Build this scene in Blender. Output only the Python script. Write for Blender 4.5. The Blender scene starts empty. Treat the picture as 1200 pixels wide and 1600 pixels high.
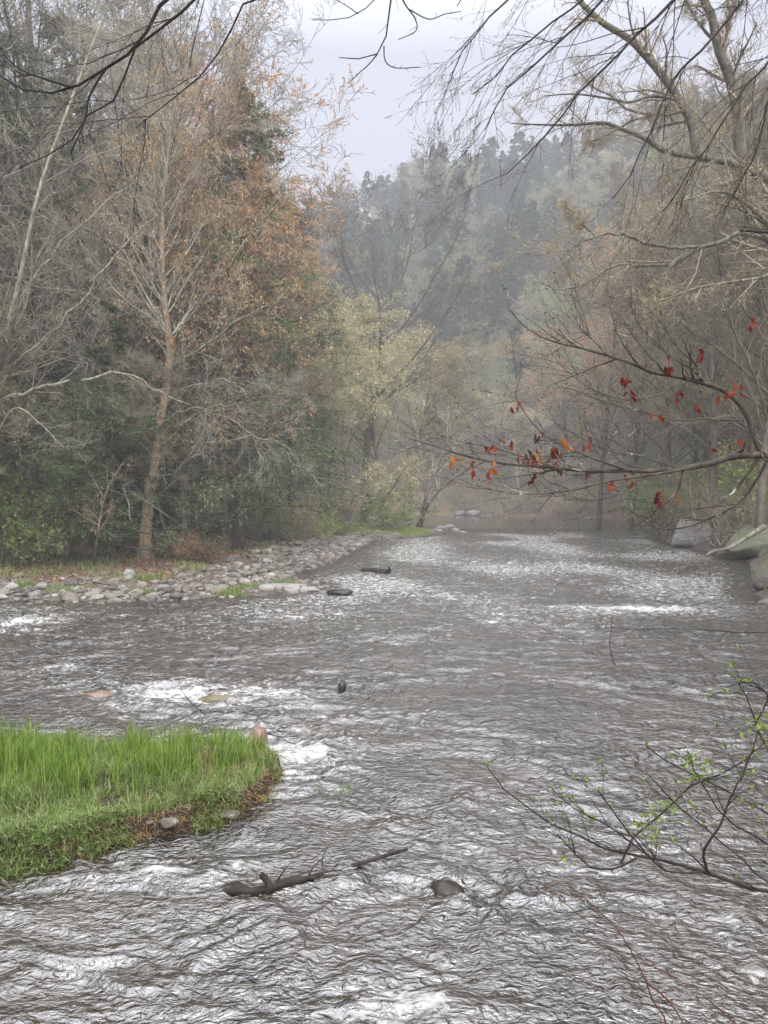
import bpy, math, random, time
import numpy as np
T0 = time.time()
rng = np.random.default_rng(7)
random.seed(7)
C = bpy.context.scene.collection
R_ = math.radians

# ------------------------------------------------------------------ camera model
CAM_H, FPX, HY = 2.6, 1180.0, 775.0
PITCH = math.atan((800 - HY) / FPX)

def P(px, py, D):
    """pixel of the 1200x1600 photo + distance along +Y -> world point"""
    u, v = (px - 600) / FPX, (800 - py) / FPX
    d = np.array([u, math.cos(PITCH) + v * math.sin(PITCH), -math.sin(PITCH) + v * math.cos(PITCH)])
    d = d / d[1] * D
    return np.array([d[0], d[1], CAM_H + d[2]])

def W(px, py, z=0.0):
    """pixel -> point on the horizontal plane z"""
    D = (CAM_H - z) * FPX / max(py - HY, 1.0)
    return np.array([(px - 600) / FPX * D, D, z])

# ------------------------------------------------------------------ noise
_perm = np.random.default_rng(3).permutation(256)
_perm = np.concatenate([_perm, _perm])
_g = np.random.default_rng(5).normal(size=(256, 3)); _g /= np.linalg.norm(_g, axis=1)[:, None]

def pnoise(x, y, z=0.0):
    x, y, z = np.broadcast_arrays(np.asarray(x, float), np.asarray(y, float), np.asarray(z, float))
    xi, yi, zi = np.floor(x).astype(int), np.floor(y).astype(int), np.floor(z).astype(int)
    xf, yf, zf = x - xi, y - yi, z - zi
    u, v, w = (t * t * t * (t * (t * 6 - 15) + 10) for t in (xf, yf, zf))
    def g(dx, dy, dz):
        h = _perm[(_perm[(_perm[(xi + dx) & 255] + yi + dy) & 255] + zi + dz) & 255]
        q = _g[h]
        return q[..., 0] * (xf - dx) + q[..., 1] * (yf - dy) + q[..., 2] * (zf - dz)
    def L(a, b, t): return a + (b - a) * t
    return 1.6 * L(L(L(g(0,0,0), g(1,0,0), u), L(g(0,1,0), g(1,1,0), u), v),
             L(L(g(0,0,1), g(1,0,1), u), L(g(0,1,1), g(1,1,1), u), v), w)

def sstep(a, b, x):
    t = np.clip((x - a) / (b - a), 0, 1)
    return t * t * (3 - 2 * t)

# ------------------------------------------------------------------ mesh helpers
def mesh(name, V, faces, mats=(), midx=None, smooth=True, attrs=None):
    """faces: list of (n,k) int arrays"""
    me = bpy.data.meshes.new(name)
    V = np.asarray(V, np.float32)
    me.vertices.add(len(V)); me.vertices.foreach_set('co', V.ravel())
    faces = [f for f in faces if len(f)]
    tot = np.concatenate([np.full(len(f), f.shape[1], np.int32) for f in faces])
    idx = np.concatenate([f.ravel() for f in faces]).astype(np.int32)
    st = np.zeros(len(tot), np.int32); st[1:] = np.cumsum(tot)[:-1]
    me.loops.add(len(idx)); me.loops.foreach_set('vertex_index', idx)
    me.polygons.add(len(tot)); me.polygons.foreach_set('loop_start', st)
    try: me.polygons.foreach_set('loop_total', tot)
    except Exception: pass
    for m in mats: me.materials.append(m)
    if midx is not None: me.polygons.foreach_set('material_index', np.asarray(midx, np.int32))
    me.update(calc_edges=True)
    me.polygons.foreach_set('use_smooth', np.full(len(tot), smooth, bool))
    if attrs:
        for k, a in attrs.items():
            at = me.attributes.new(k, 'FLOAT', 'POINT'); at.data.foreach_set('value', np.asarray(a, np.float32))
    return me

class MB:
    def __init__(s): s.V = []; s.F = []; s.M = []; s.n = 0
    def add(s, V, F, m=0):
        V = np.asarray(V).reshape(-1, 3)
        s.V.append(V); s.F.append(np.asarray(F) + s.n); s.M.append(np.full(len(F), m)); s.n += len(V)
    def tubes(s, Pn, Rn, S=4, m=0, cap=False):
        V, Q = tubes(Pn, Rn, S); s.add(V, Q, m)
    def build(s, name, mats, smooth=True):
        F3 = [f for f in s.F if f.shape[1] == 3]; M3 = [a for f, a in zip(s.F, s.M) if f.shape[1] == 3]
        F4 = [f for f in s.F if f.shape[1] == 4]; M4 = [a for f, a in zip(s.F, s.M) if f.shape[1] == 4]
        return mesh(name, np.concatenate(s.V), F3 + F4, mats, np.concatenate(M3 + M4), smooth)

def norm(a): return a / np.maximum(np.linalg.norm(a, axis=-1, keepdims=True), 1e-9)

def tubes(Pn, Rn, S):
    Pn = np.asarray(Pn, float); Rn = np.asarray(Rn, float)
    N, K, _ = Pn.shape
    T = norm(np.gradient(Pn, axis=1))
    mean = norm(Pn[:, -1] - Pn[:, 0])
    ref = np.where(np.abs(mean[:, 2:3]) > 0.75, np.array([[1., 0.13, 0]]), np.array([[0.07, 0.1, 1.]]))
    U = norm(np.cross(T, ref[:, None, :])); Wv = np.cross(T, U)
    a = np.arange(S) * 2 * math.pi / S
    V = Pn[:, :, None, :] + Rn[:, :, None, None] * (U[:, :, None, :] * np.cos(a)[None, None, :, None] + Wv[:, :, None, :] * np.sin(a)[None, None, :, None])
    base = (np.arange(N) * K * S)[:, None, None] + (np.arange(K - 1) * S)[None, :, None]
    j = np.arange(S)[None, None, :]; j2 = (np.arange(S) + 1) % S
    q = np.stack([base + j, base + j2[None, None, :], base + S + j2[None, None, :], base + S + j], -1)
    return V.reshape(-1, 3), q.reshape(-1, 4)

def resample(pts, K, wig=0.0, r=None):
    pts = np.asarray(pts, float)
    # catmull-rom densify then even resample
    q = [pts[0]]
    n = len(pts)
    for i in range(n - 1):
        p0 = pts[max(i - 1, 0)]; p1 = pts[i]; p2 = pts[i + 1]; p3 = pts[min(i + 2, n - 1)]
        for t in np.linspace(0, 1, 9)[1:]:
            q.append(0.5 * ((2 * p1) + (-p0 + p2) * t + (2 * p0 - 5 * p1 + 4 * p2 - p3) * t * t + (-p0 + 3 * p1 - 3 * p2 + p3) * t ** 3))
    q = np.array(q)
    s = np.concatenate([[0], np.cumsum(np.linalg.norm(np.diff(q[:, :3], axis=0), axis=1))])
    t = np.linspace(0, s[-1], K)
    out = np.stack([np.interp(t, s, q[:, k]) for k in range(q.shape[1])], 1)
    if wig:
        L = s[-1]
        w = (r or rng).normal(size=(K, 3)) * wig * L / K; w[0] = 0
        out[:, :3] += w
    return out

def spawn(Pp, Rp, n, g, t=(0.15, 1.0), ang=(35, 65), L=0.5, fall=0.5, K=6, wig=0.12, trop=(0, 0, 0.03), rr=0.6, rend=0.3,
          absL=None, flat=1.0, rmin=0.0015, side=None, tip=False):
    N, Kp, _ = Pp.shape
    idx = np.repeat(np.arange(N), n)
    M = len(idx)
    if M == 0: return np.zeros((0, K, 3)), np.zeros((0, K))
    tt = g.uniform(t[0], t[1], M)
    if tip:  # last child of each parent continues at tip
        pass
    f = tt * (Kp - 1); i = np.minimum(f.astype(int), Kp - 2); fr = (f - i)[:, None]
    A = Pp[idx, i]; B = Pp[idx, i + 1]
    base = A + (B - A) * fr
    T = norm(B - A)
    rad = Rp[idx, i] * (1 - fr[:, 0]) + Rp[idx, i + 1] * fr[:, 0]
    r = g.normal(size=(M, 3)); r[:, 2] *= flat
    if side is not None: r += np.asarray(side)
    r -= (r * T).sum(1, keepdims=True) * T; r = norm(r)
    a = np.radians(g.uniform(ang[0], ang[1], M))[:, None]
    d = T * np.cos(a) + r * np.sin(a)
    if absL is None:
        pl = np.linalg.norm(np.diff(Pp, axis=1), axis=2).sum(1)[idx]
        ln = pl * L * (1 - fall * tt) * g.uniform(0.65, 1.25, M)
    else:
        ln = absL * (1 - fall * tt) * g.uniform(0.6, 1.3, M)
    st = (ln / (K - 1))[:, None]
    out = np.empty((M, K, 3)); out[:, 0] = base
    trop = np.asarray(trop, float)
    for k in range(1, K):
        d = norm(d + g.normal(size=(M, 3)) * wig + trop)
        out[:, k] = out[:, k - 1] + d * st
    r0 = np.maximum(rad * rr * g.uniform(0.75, 1.05, M), rmin)
    rad = r0[:, None] * np.linspace(1, rend, K)[None, :]
    return out, np.maximum(rad, rmin * 0.6)

def leaf_quads(pos, d, ln, wd, g, flat=None):
    """diamond leaves; pos,d (M,3); ln,wd arrays"""
    M = len(pos)
    r = g.normal(size=(M, 3))
    if flat is not None: r = r * (1 - flat) + np.array([0, 0, 1.]) * flat * 2   # 'r' ~ leaf normal
    s = norm(np.cross(d, r))
    ln = np.broadcast_to(ln, (M,))[:, None]; wd = np.broadcast_to(wd, (M,))[:, None]
    n = np.cross(s, d)
    V = np.stack([pos, pos + d * ln * 0.45 + s * wd * .5 + n * wd * .08, pos + d * ln, pos + d * ln * 0.45 - s * wd * .5 + n * wd * .08], 1)
    F = np.arange(M * 4).reshape(M, 4)
    return V.reshape(-1, 3), F

def along(Pn, n, g, t=(0.1, 1.0)):
    N, K, _ = Pn.shape
    idx = np.repeat(np.arange(N), n); tt = g.uniform(t[0], t[1], len(idx)) * (K - 1)
    i = np.minimum(tt.astype(int), K - 2); f = (tt - i)[:, None]
    A = Pn[idx, i]; B = Pn[idx, i + 1]
    return A + (B - A) * f, norm(B - A)

# ------------------------------------------------------------------ materials
def nt(name):
    m = bpy.data.materials.new(name); m.use_nodes = True
    t = m.node_tree; b = t.nodes['Principled BSDF']
    return m, t, b
def N(t, kind, **kw):
    n = t.nodes.new(kind)
    for k, v in kw.items():
        if k in n.inputs.keys(): n.inputs[k].default_value = v
        else: setattr(n, k, v)
    return n
def ramp(t, fac, stops):
    r = t.nodes.new('ShaderNodeValToRGB'); e = r.color_ramp.elements
    e[0].position = stops[0][0]; e[0].color = (*stops[0][1], 1)
    e[1].position = stops[-1][0]; e[1].color = (*stops[-1][1], 1)
    for p, c in stops[1:-1]:
        x = e.new(p); x.color = (*c, 1)
    t.links.new(fac, r.inputs[0]); return r.outputs[0]
def mixc(t, fac, a, b, mode='MIX'):
    m = t.nodes.new('ShaderNodeMix'); m.data_type = 'RGBA'; m.blend_type = mode
    for s, v in ((0, fac), (6, a), (7, b)):
        if hasattr(v, 'links') or isinstance(v, bpy.types.NodeSocket): t.links.new(v, m.inputs[s])
        elif s == 0: m.inputs[0].default_value = v
        else: m.inputs[s].default_value = (*v, 1)
    return m.outputs[2]
def math_(t, op, a, b=None):
    m = t.nodes.new('ShaderNodeMath'); m.operation = op
    for i, v in enumerate((a, b)):
        if v is None: continue
        if isinstance(v, bpy.types.NodeSocket): t.links.new(v, m.inputs[i])
        else: m.inputs[i].default_value = v
    return m.outputs[0]
def coord(t, kind='Object', scale=(1, 1, 1)):
    c = t.nodes.new('ShaderNodeTexCoord'); m = t.nodes.new('ShaderNodeMapping'); m.inputs['Scale'].default_value = scale
    t.links.new(c.outputs[kind], m.inputs[0]); return m.outputs[0]
def worldpos(t, scale=(1, 1, 1)):
    c = t.nodes.new('ShaderNodeNewGeometry'); m = t.nodes.new('ShaderNodeMapping'); m.inputs['Scale'].default_value = scale
    t.links.new(c.outputs['Position'], m.inputs[0]); return m.outputs[0]
def noise(t, vec, scale, detail=4, rough=0.55, dist=0.0):
    n = N(t, 'ShaderNodeTexNoise', Scale=scale, Detail=detail, Roughness=rough, Distortion=dist)
    t.links.new(vec, n.inputs['Vector']); return n.outputs['Fac']

def bark(name, dark, light, patch=None, patch_amt=0.5, scale=6, rough=0.9, vert=0.25):
    m, t, b = nt(name)
    v = coord(t, 'Object', (1, 1, vert))
    n1 = noise(t, v, scale, 5, 0.65)
    col = ramp(t, n1, [(0.35, dark), (0.68, light)])
    if patch:
        v2 = coord(t, 'Object'); n2 = noise(t, v2, scale * 0.45, 4, 0.7)
        f = ramp(t, n2, [(patch_amt, (0, 0, 0)), (patch_amt + 0.07, (1, 1, 1))])
        col = mixc(t, f, col, patch)
    oi = t.nodes.new('ShaderNodeObjectInfo')
    f = math_(t, 'MULTIPLY_ADD', oi.outputs['Random'], 0.5); t.nodes[-1].inputs[2].default_value = 0.75
    hv = t.nodes.new('ShaderNodeHueSaturation'); t.links.new(col, hv.inputs['Color']); t.links.new(f, hv.inputs['Value'])
    t.links.new(hv.outputs[0], b.inputs['Base Color'])
    b.inputs['Roughness'].default_value = rough; b.inputs['Specular IOR Level'].default_value = 0.25
    bp = t.nodes.new('ShaderNodeBump'); bp.inputs['Strength'].default_value = 0.6; bp.inputs['Distance'].default_value = 0.03
    t.links.new(n1, bp.inputs['Height']); t.links.new(bp.outputs[0], b.inputs['Normal'])
    return m
def leafmat(name, cols, transl=0.3, rough=0.6, vary=0.35):
    """colours chosen per leaf island and shifted per object"""
    m, t, b = nt(name)
    g = t.nodes.new('ShaderNodeNewGeometry')
    col = ramp(t, g.outputs['Random Per Island'], [(i / (len(cols) - 1), c) for i, c in enumerate(cols)])
    oi = t.nodes.new('ShaderNodeObjectInfo')
    f = math_(t, 'MULTIPLY_ADD', oi.outputs['Random'], vary * 2); t.nodes[-1].inputs[2].default_value = 1 - vary
    hv = t.nodes.new('ShaderNodeHueSaturation'); t.links.new(col, hv.inputs['Color']); t.links.new(f, hv.inputs['Value'])
    b.inputs['Roughness'].default_value = rough; b.inputs['Specular IOR Level'].default_value = 0.2
    t.links.new(hv.outputs[0], b.inputs['Base Color'])
    if transl:
        tr = t.nodes.new('ShaderNodeBsdfTranslucent'); t.links.new(hv.outputs[0], tr.inputs[0])
        mx = t.nodes.new('ShaderNodeMixShader'); mx.inputs[0].default_value = transl
        t.links.new(b.outputs[0], mx.inputs[1]); t.links.new(tr.outputs[0], mx.inputs[2])
        t.links.new(mx.outputs[0], t.nodes['Material Output'].inputs['Surface'])
    return m

M = {}
M['bark_grey'] = bark('bark_grey', (0.085, 0.07, 0.055), (0.24, 0.21, 0.165))
M['bark_dark'] = bark('bark_dark', (0.03, 0.024, 0.019), (0.10, 0.08, 0.06))
M['bark_pale'] = bark('bark_pale', (0.10, 0.09, 0.065), (0.36, 0.34, 0.26), (0.10, 0.10, 0.05), 0.56, scale=9)
M['bark_birch'] = bark('bark_birch', (0.14, 0.10, 0.07), (0.30, 0.25, 0.18), (0.42, 0.22, 0.12), 0.56, scale=9)
M['bark_moss'] = bark('bark_moss', (0.07, 0.06, 0.045), (0.2, 0.18, 0.14), (0.19, 0.21, 0.05), 0.6)
M['bark_oak'] = bark('bark_oak', (0.03, 0.024, 0.02), (0.11, 0.095, 0.075), (0.42, 0.41, 0.36), 0.585, scale=9)
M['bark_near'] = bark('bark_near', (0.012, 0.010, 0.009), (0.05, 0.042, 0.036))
M['twig_brown'] = bark('twig_brown', (0.17, 0.14, 0.10), (0.42, 0.355, 0.255))
M['twig_grey'] = bark('twig_grey', (0.16, 0.15, 0.12), (0.42, 0.40, 0.32))
M['twig_red'] = bark('twig_red', (0.05, 0.018, 0.012), (0.13, 0.05, 0.03))
M['bud_orange'] = leafmat('bud_orange', [(0.46, 0.25, 0.11), (0.62, 0.38, 0.18), (0.62, 0.48, 0.26)])
M['bud_red'] = leafmat('bud_red', [(0.48, 0.22, 0.11), (0.58, 0.32, 0.17), (0.52, 0.37, 0.22)])
M['bud_brown'] = leafmat('bud_brown', [(0.26, 0.20, 0.12), (0.42, 0.34, 0.21), (0.44, 0.42, 0.22)])
M['bud_yellow'] = leafmat('bud_yellow', [(0.42, 0.38, 0.17), (0.56, 0.52, 0.28), (0.50, 0.42, 0.24)])
M['bud_green'] = leafmat('bud_green', [(0.16, 0.24, 0.06), (0.28, 0.34, 0.10), (0.36, 0.38, 0.16)])
M['leaf_green'] = leafmat('leaf_green', [(0.11, 0.18, 0.03), (0.22, 0.32, 0.06), (0.36, 0.43, 0.12)])
M['hemlock'] = leafmat('hemlock', [(0.07, 0.115, 0.05), (0.14, 0.20, 0.085), (0.28, 0.33, 0.15)], 0.3)
M['hemlock_far'] = leafmat('hemlock_far', [(0.03, 0.055, 0.03), (0.055, 0.09, 0.045), (0.11, 0.145, 0.065)], 0.12, vary=0.45)
M['oak_leaf'] = leafmat('oak_leaf', [(0.10, 0.018, 0.012), (0.24, 0.03, 0.02), (0.36, 0.045, 0.02), (0.45, 0.10, 0.03)], 0.4)
M['oak_orange'] = leafmat('oak_orange', [(0.7, 0.18, 0.02), (0.75, 0.24, 0.04)], 0.4)
M['rust_leaf'] = leafmat('rust_leaf', [(0.17, 0.09, 0.05), (0.27, 0.17, 0.09), (0.30, 0.25, 0.11)], 0.2)
M['litter'] = leafmat('litter', [(0.14, 0.065, 0.035), (0.25, 0.13, 0.075), (0.34, 0.21, 0.135), (0.20, 0.12, 0.075)], 0.1)
M['blade'] = leafmat('blade', [(0.07, 0.12, 0.02), (0.14, 0.25, 0.03), (0.24, 0.38, 0.05), (0.40, 0.43, 0.15)], 0.45, vary=0.0)
M['low_blade'] = leafmat('low_blade', [(0.08, 0.14, 0.03), (0.17, 0.25, 0.055), (0.28, 0.36, 0.12), (0.42, 0.43, 0.23)], 0.4, vary=0.0)
M['straw'] = leafmat('straw', [(0.30, 0.16, 0.06), (0.45, 0.30, 0.13), (0.5, 0.4, 0.2)], 0.3, vary=0.0)
M['lawn'] = leafmat('lawn', [(0.18, 0.26, 0.05), (0.28, 0.36, 0.09), (0.36, 0.40, 0.14)], 0.3, vary=0.0)

def stone_mat(name, cols, moss=None, wet=False, rpi=False):
    m, t, b = nt(name)
    if rpi:
        g = t.nodes.new('ShaderNodeNewGeometry'); src = g.outputs['Random Per Island']
    else:
        oi = t.nodes.new('ShaderNodeObjectInfo'); src = oi.outputs['Random']
    base = ramp(t, src, [(i / (len(cols) - 1), c) for i, c in enumerate(cols)])
    v = worldpos(t)
    n1 = noise(t, v, 5, 6, 0.7)
    col = mixc(t, 1.0, base, ramp(t, n1, [(0.3, (0.45, 0.43, 0.42)), (0.7, (1.15, 1.15, 1.15))]), 'MULTIPLY')
    n3 = noise(t, v, 24, 3, 0.6)
    if not wet: col = mixc(t, ramp(t, n3, [(0.6, (0, 0, 0)), (0.68, (0.6, 0.6, 0.6))]), col, (0.5, 0.49, 0.46))
    if moss:
        n2 = noise(t, v, 4.5, 5, 0.75)
        col = mixc(t, ramp(t, n2, [(0.45, (0, 0, 0)), (0.55, (1, 1, 1))]), col, moss)
    # waterline staining: the lowest decimetre of every stone is wet and darker
    t.links.new(col, b.inputs['Base Color'])
    b.inputs['Roughness'].default_value = 0.3 if wet else 0.8
    bp = t.nodes.new('ShaderNodeBump'); bp.inputs['Strength'].default_value = 0.5; bp.inputs['Distance'].default_value = 0.05
    t.links.new(n1, bp.inputs['Height']); t.links.new(bp.outputs[0], b.inputs['Normal'])
    return m
SC = [(0.07, 0.06, 0.05), (0.14, 0.12, 0.095), (0.23, 0.205, 0.175), (0.11, 0.09, 0.07), (0.36, 0.34, 0.30), (0.13, 0.115, 0.10), (0.24, 0.2, 0.165)]
M['stone'] = stone_mat('stone', SC)
M['pebble'] = stone_mat('pebble', SC, rpi=True)
M['boulder'] = stone_mat('boulder', [(0.30, 0.29, 0.28), (0.34, 0.33, 0.32)])
M['boulder_moss'] = stone_mat('boulder_moss', [(0.11, 0.105, 0.09), (0.16, 0.155, 0.14)], moss=(0.11, 0.13, 0.045))
M['rock_far'] = stone_mat('rock_far', [(0.16, 0.15, 0.14), (0.26, 0.25, 0.23)])
M['rock_wet'] = stone_mat('rock_wet', [(0.02, 0.017, 0.015), (0.05, 0.042, 0.035)], wet=True)
M['rock_brown'] = stone_mat('rock_brown', [(0.025, 0.017, 0.009), (0.04, 0.028, 0.015)], wet=True)
M['rock_pink'] = stone_mat('rock_pink', [(0.24, 0.15, 0.12), (0.3, 0.19, 0.15)], wet=True)
M['rock_ochre'] = stone_mat('rock_ochre', [(0.2, 0.17, 0.09), (0.25, 0.2, 0.11)], wet=True)

# ------------------------------------------------------------------ object helpers
def empty(name, loc=(0, 0, 0), rz=0.0, label=None, cat=None, group=None):
    o = bpy.data.objects.new(name, None); C.objects.link(o); o.location = loc; o.rotation_euler = (0, 0, rz)
    o.empty_display_size = 0.2
    tag(o, label, cat, group); return o
def tag(o, label=None, cat=None, group=None, kind=None):
    if label: o['label'] = label
    if cat: o['category'] = cat
    if group: o['group'] = group
    if kind: o['kind'] = kind
    return o
def put(name, me, parent=None, loc=(0, 0, 0), **kw):
    o = bpy.data.objects.new(name, me); C.objects.link(o); o.location = loc
    if parent is not None: o.parent = parent
    return tag(o, **kw)

# ------------------------------------------------------------------ the river and the land
RIVER = np.array([(-60, 2.0), (-6, 2.1), (0, 2.45), (1.6, 2.7), (2.6, 4.0), (4.3, 7.0), (6.4, 11), (8.4, 14.8), (9.2, 17.5), (9.9, 20), (12.2, 25),
    (14.6, 30), (15.4, 36), (15.6, 41), (17.5, 48), (23, 60), (29, 72), (32, 82), (24, 92), (10, 101), (-14, 108), (-60, 116), (-90, 120),
    (-90, 92), (-50, 90), (-22, 84), (-6, 74), (2.0, 63), (4.2, 57), (3.6, 52), (1.8, 47.5), (-1.0, 45), (-1.6, 38), (-2.3, 30), (-3.4, 25),
    (-2.0, 21.6), (-2.6, 20.2), (-4.6, 19.4), (-7, 18.6), (-10, 18.6), (-16, 17.6), (-30, 15), (-60, 12)], float)

def sdist(x, y):
    x = np.asarray(x, float); y = np.asarray(y, float)
    best = np.full(x.shape, 1e9); ins = np.zeros(x.shape, bool)
    n = len(RIVER)
    for i in range(n):
        a = RIVER[i]; b = RIVER[(i + 1) % n]
        ab = b - a; L2 = ab @ ab
        t = np.clip(((x - a[0]) * ab[0] + (y - a[1]) * ab[1]) / L2, 0, 1)
        best = np.minimum(best, np.hypot(x - a[0] - t * ab[0], y - a[1] - t * ab[1]))
        c = ((a[1] > y) != (b[1] > y)) & (x < (b[0] - a[0]) * (y - a[1]) / (b[1] - a[1] + 1e-12) + a[0])
        ins ^= c
    return np.where(ins, -best, best)

def ground_z(x, y):
    x = np.asarray(x, float); y = np.asarray(y, float)
    sd = sdist(x, y)
    sd = sd + pnoise(x * 0.9, y * 0.9, 3.1) * 0.35 * sstep(0, 3, np.abs(sd) + 0.6)
    out = np.maximum(sd, 0)
    left = (x < 0.12 * y + 0.5) & (y < 90) & (y > 8)
    near = (y < 8) | ((x > 0) & (y < 24))
    zl = 0.045 * np.minimum(out, 6) + 0.075 * np.clip(out - 6, 0, 14) + 0.05 * np.clip(out - 20, 0, 200)
    zr = 0.55 * np.minimum(out, 3) + 0.42 * np.clip(out - 3, 0, 60)
    zn = 0.42 * np.minimum(out, 2.4) + 0.22 * np.clip(out - 2.4, 0, 30)
    top = 98 + 0.2 * np.clip(x, -120, 160)
    zf = 0.25 * np.minimum(out, 3) + 0.95 * np.clip(out - 3, 0, 300)
    zf = top * (1 - np.exp(-zf / top * (0.95 + 0.5 * zf / top)))
    ridge = pnoise(x * 0.02, y * 0.02, 9.2) * 7 * sstep(10, 60, out)
    zf = zf + ridge
    zrr = 60 * (1 - np.exp(-zr / 60))
    k = sstep(80, 100, y)
    zz = np.where(left, zl, np.where(near, zn, zrr * (1 - k) + zf * k))
    zz = np.where((x < 10) & (y >= 90), zf, zz)
    rough = pnoise(x * 0.5, y * 0.5, 1.0) * 0.12 + pnoise(x * 2.1, y * 2.1, 2.0) * 0.03
    zz = zz + rough * sstep(0.1, 2.5, out)
    bed = np.maximum(0.35 * np.minimum(sd, 0), -0.9)
    return np.where(sd > 0, zz + 0.015, bed)

def nonuni(a, b, n, c, s):
    u = np.linspace(math.asinh((a - c) / s), math.asinh((b - c) / s), n)
    return c + s * np.sinh(u)
gx = nonuni(-190, 210, 400, 0, 14); gy = nonuni(-40, 270, 440, 24, 14)
X, Y = np.meshgrid(gx, gy)
Z = ground_z(X, Y)
def gridfaces(ny, nx):
    i = np.arange(ny - 1)[:, None] * nx + np.arange(nx - 1)[None, :]
    return np.stack([i, i + 1, i + nx + 1, i + nx], -1).reshape(-1, 4)
gm, t, b = nt('forest_floor')
v = worldpos(t)
n1 = noise(t, v, 0.35, 5, 0.6); n2 = noise(t, v, 3.5, 6, 0.7); n3 = noise(t, v, 22, 4, 0.7)
c1 = ramp(t, n2, [(0.3, (0.07, 0.04, 0.025)), (0.5, (0.17, 0.10, 0.065)), (0.7, (0.27, 0.18, 0.12))])
c2 = ramp(t, n3, [(0.3, (0.08, 0.10, 0.03)), (0.7, (0.2, 0.22, 0.07))])
c = mixc(t, ramp(t, n1, [(0.5, (0, 0, 0)), (0.62, (0.7, 0.7, 0.7))]), c1, c2)
at = t.nodes.new('ShaderNodeAttribute'); at.attribute_name = 'gravel'
cg = ramp(t, n3, [(0.3, (0.06, 0.048, 0.038)), (0.5, (0.12, 0.095, 0.075)), (0.7, (0.2, 0.17, 0.14))])
c = mixc(t, at.outputs['Fac'], c, cg)
at2 = t.nodes.new('ShaderNodeAttribute'); at2.attribute_name = 'lawn'
c = mixc(t, at2.outputs['Fac'], c, ramp(t, n3, [(0.3, (0.15, 0.2, 0.05)), (0.7, (0.3, 0.36, 0.1))]))
t.links.new(c, b.inputs['Base Color']); b.inputs['Roughness'].default_value = 0.95
bp = t.nodes.new('ShaderNodeBump'); bp.inputs['Strength'].default_value = 0.8; bp.inputs['Distance'].default_value = 0.08
t.links.new(n3, bp.inputs['Height']); t.links.new(bp.outputs[0], b.inputs['Normal'])
SD = sdist(X, Y) + pnoise(X * 0.6, Y * 0.6, 5) * 1.2
grav = (1 - sstep(1.8, 3.2, SD)) * ((Y < 60) | (Y < 12))
lawnm = sstep(0.4, 1.2, SD) * np.exp(-(((X + 1.0) / 4.6) ** 2 + ((Y - 53.5) / 5.0) ** 2) ** 2)
gme = mesh('ground', np.stack([X, Y, Z], -1).reshape(-1, 3), [gridfaces(len(gy), len(gx))], [gm], attrs={'gravel': grav.ravel(), 'lawn': lawnm.ravel()})
put('ground', gme, kind='structure')

# water ------------------------------------------------------------
BLOBS = [ # px, py, radius px x, radius px y, foam; wide faint ones paint sky sparkle
    (30, 972, 50, 8, 1.0), (200, 962, 70, 4, .5), (120, 958, 60, 4, .5), (100, 1045, 110, 12, .55), (270, 1084, 70, 14, 1.1), (330, 1095, 60, 10, .9), (420, 1085, 60, 10, .8), (60, 1010, 80, 6, .35),
    (470, 1178, 60, 22, 1.0), (430, 1165, 30, 10, 1.0), (530, 1200, 60, 10, .4), (1000, 952, 120, 5, 1.15), (900, 948, 60, 5, .8), (1100, 960, 60, 4, .6), (780, 970, 50, 7, .7),
    (260, 1375, 80, 14, .8), (190, 1355, 50, 8, .4), (640, 1575, 80, 26, .95), (1060, 1440, 90, 14, .5), (640, 1385, 50, 10, .5), (740, 1392, 30, 8, .6), (960, 1425, 60, 10, .4), (590, 1590, 50, 15, .6),
    (450, 965, 60, 8, .6), (640, 925, 160, 12, .4), (850, 880, 220, 14, .45), (1000, 905, 150, 12, .4), (760, 850, 200, 5, .45), (580, 995, 60, 10, .45), (40, 1430, 60, 10, .35), (120, 1065, 70, 6, .5), (1180, 1400, 40, 10, .4), (1190, 1530, 40, 15, .6),
    (400, 1145, 20, 8, .9), (330, 1120, 80, 6, .4), (140, 1515, 60, 5, .35), (700, 1270, 50, 6, .2), (1120, 955, 80, 10, .5), (500, 1000, 100, 10, .3)]
def water_fields(x, y):
    foam = np.zeros(x.shape); amp = np.zeros(x.shape)
    for px, py, rx, ry, f in BLOBS:
        c = W(px, py); D = c[1]
        wx = rx / FPX * D; wy = max(ry * D * D / (CAM_H * FPX), 0.10)
        xx = (x - c[0]) / wx; yy = (y - c[1]) / wy
        gs = np.exp(-(xx * xx + yy * yy))
        foam = np.maximum(foam, np.maximum(f * gs, 0.62 * f * np.exp(-((xx / 2.1) ** 2 + ((yy - 0.0) / 2.6) ** 2)))); amp = np.maximum(amp, f * np.exp(-(xx * xx + yy * yy) * 0.4))
    return foam, amp
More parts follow.
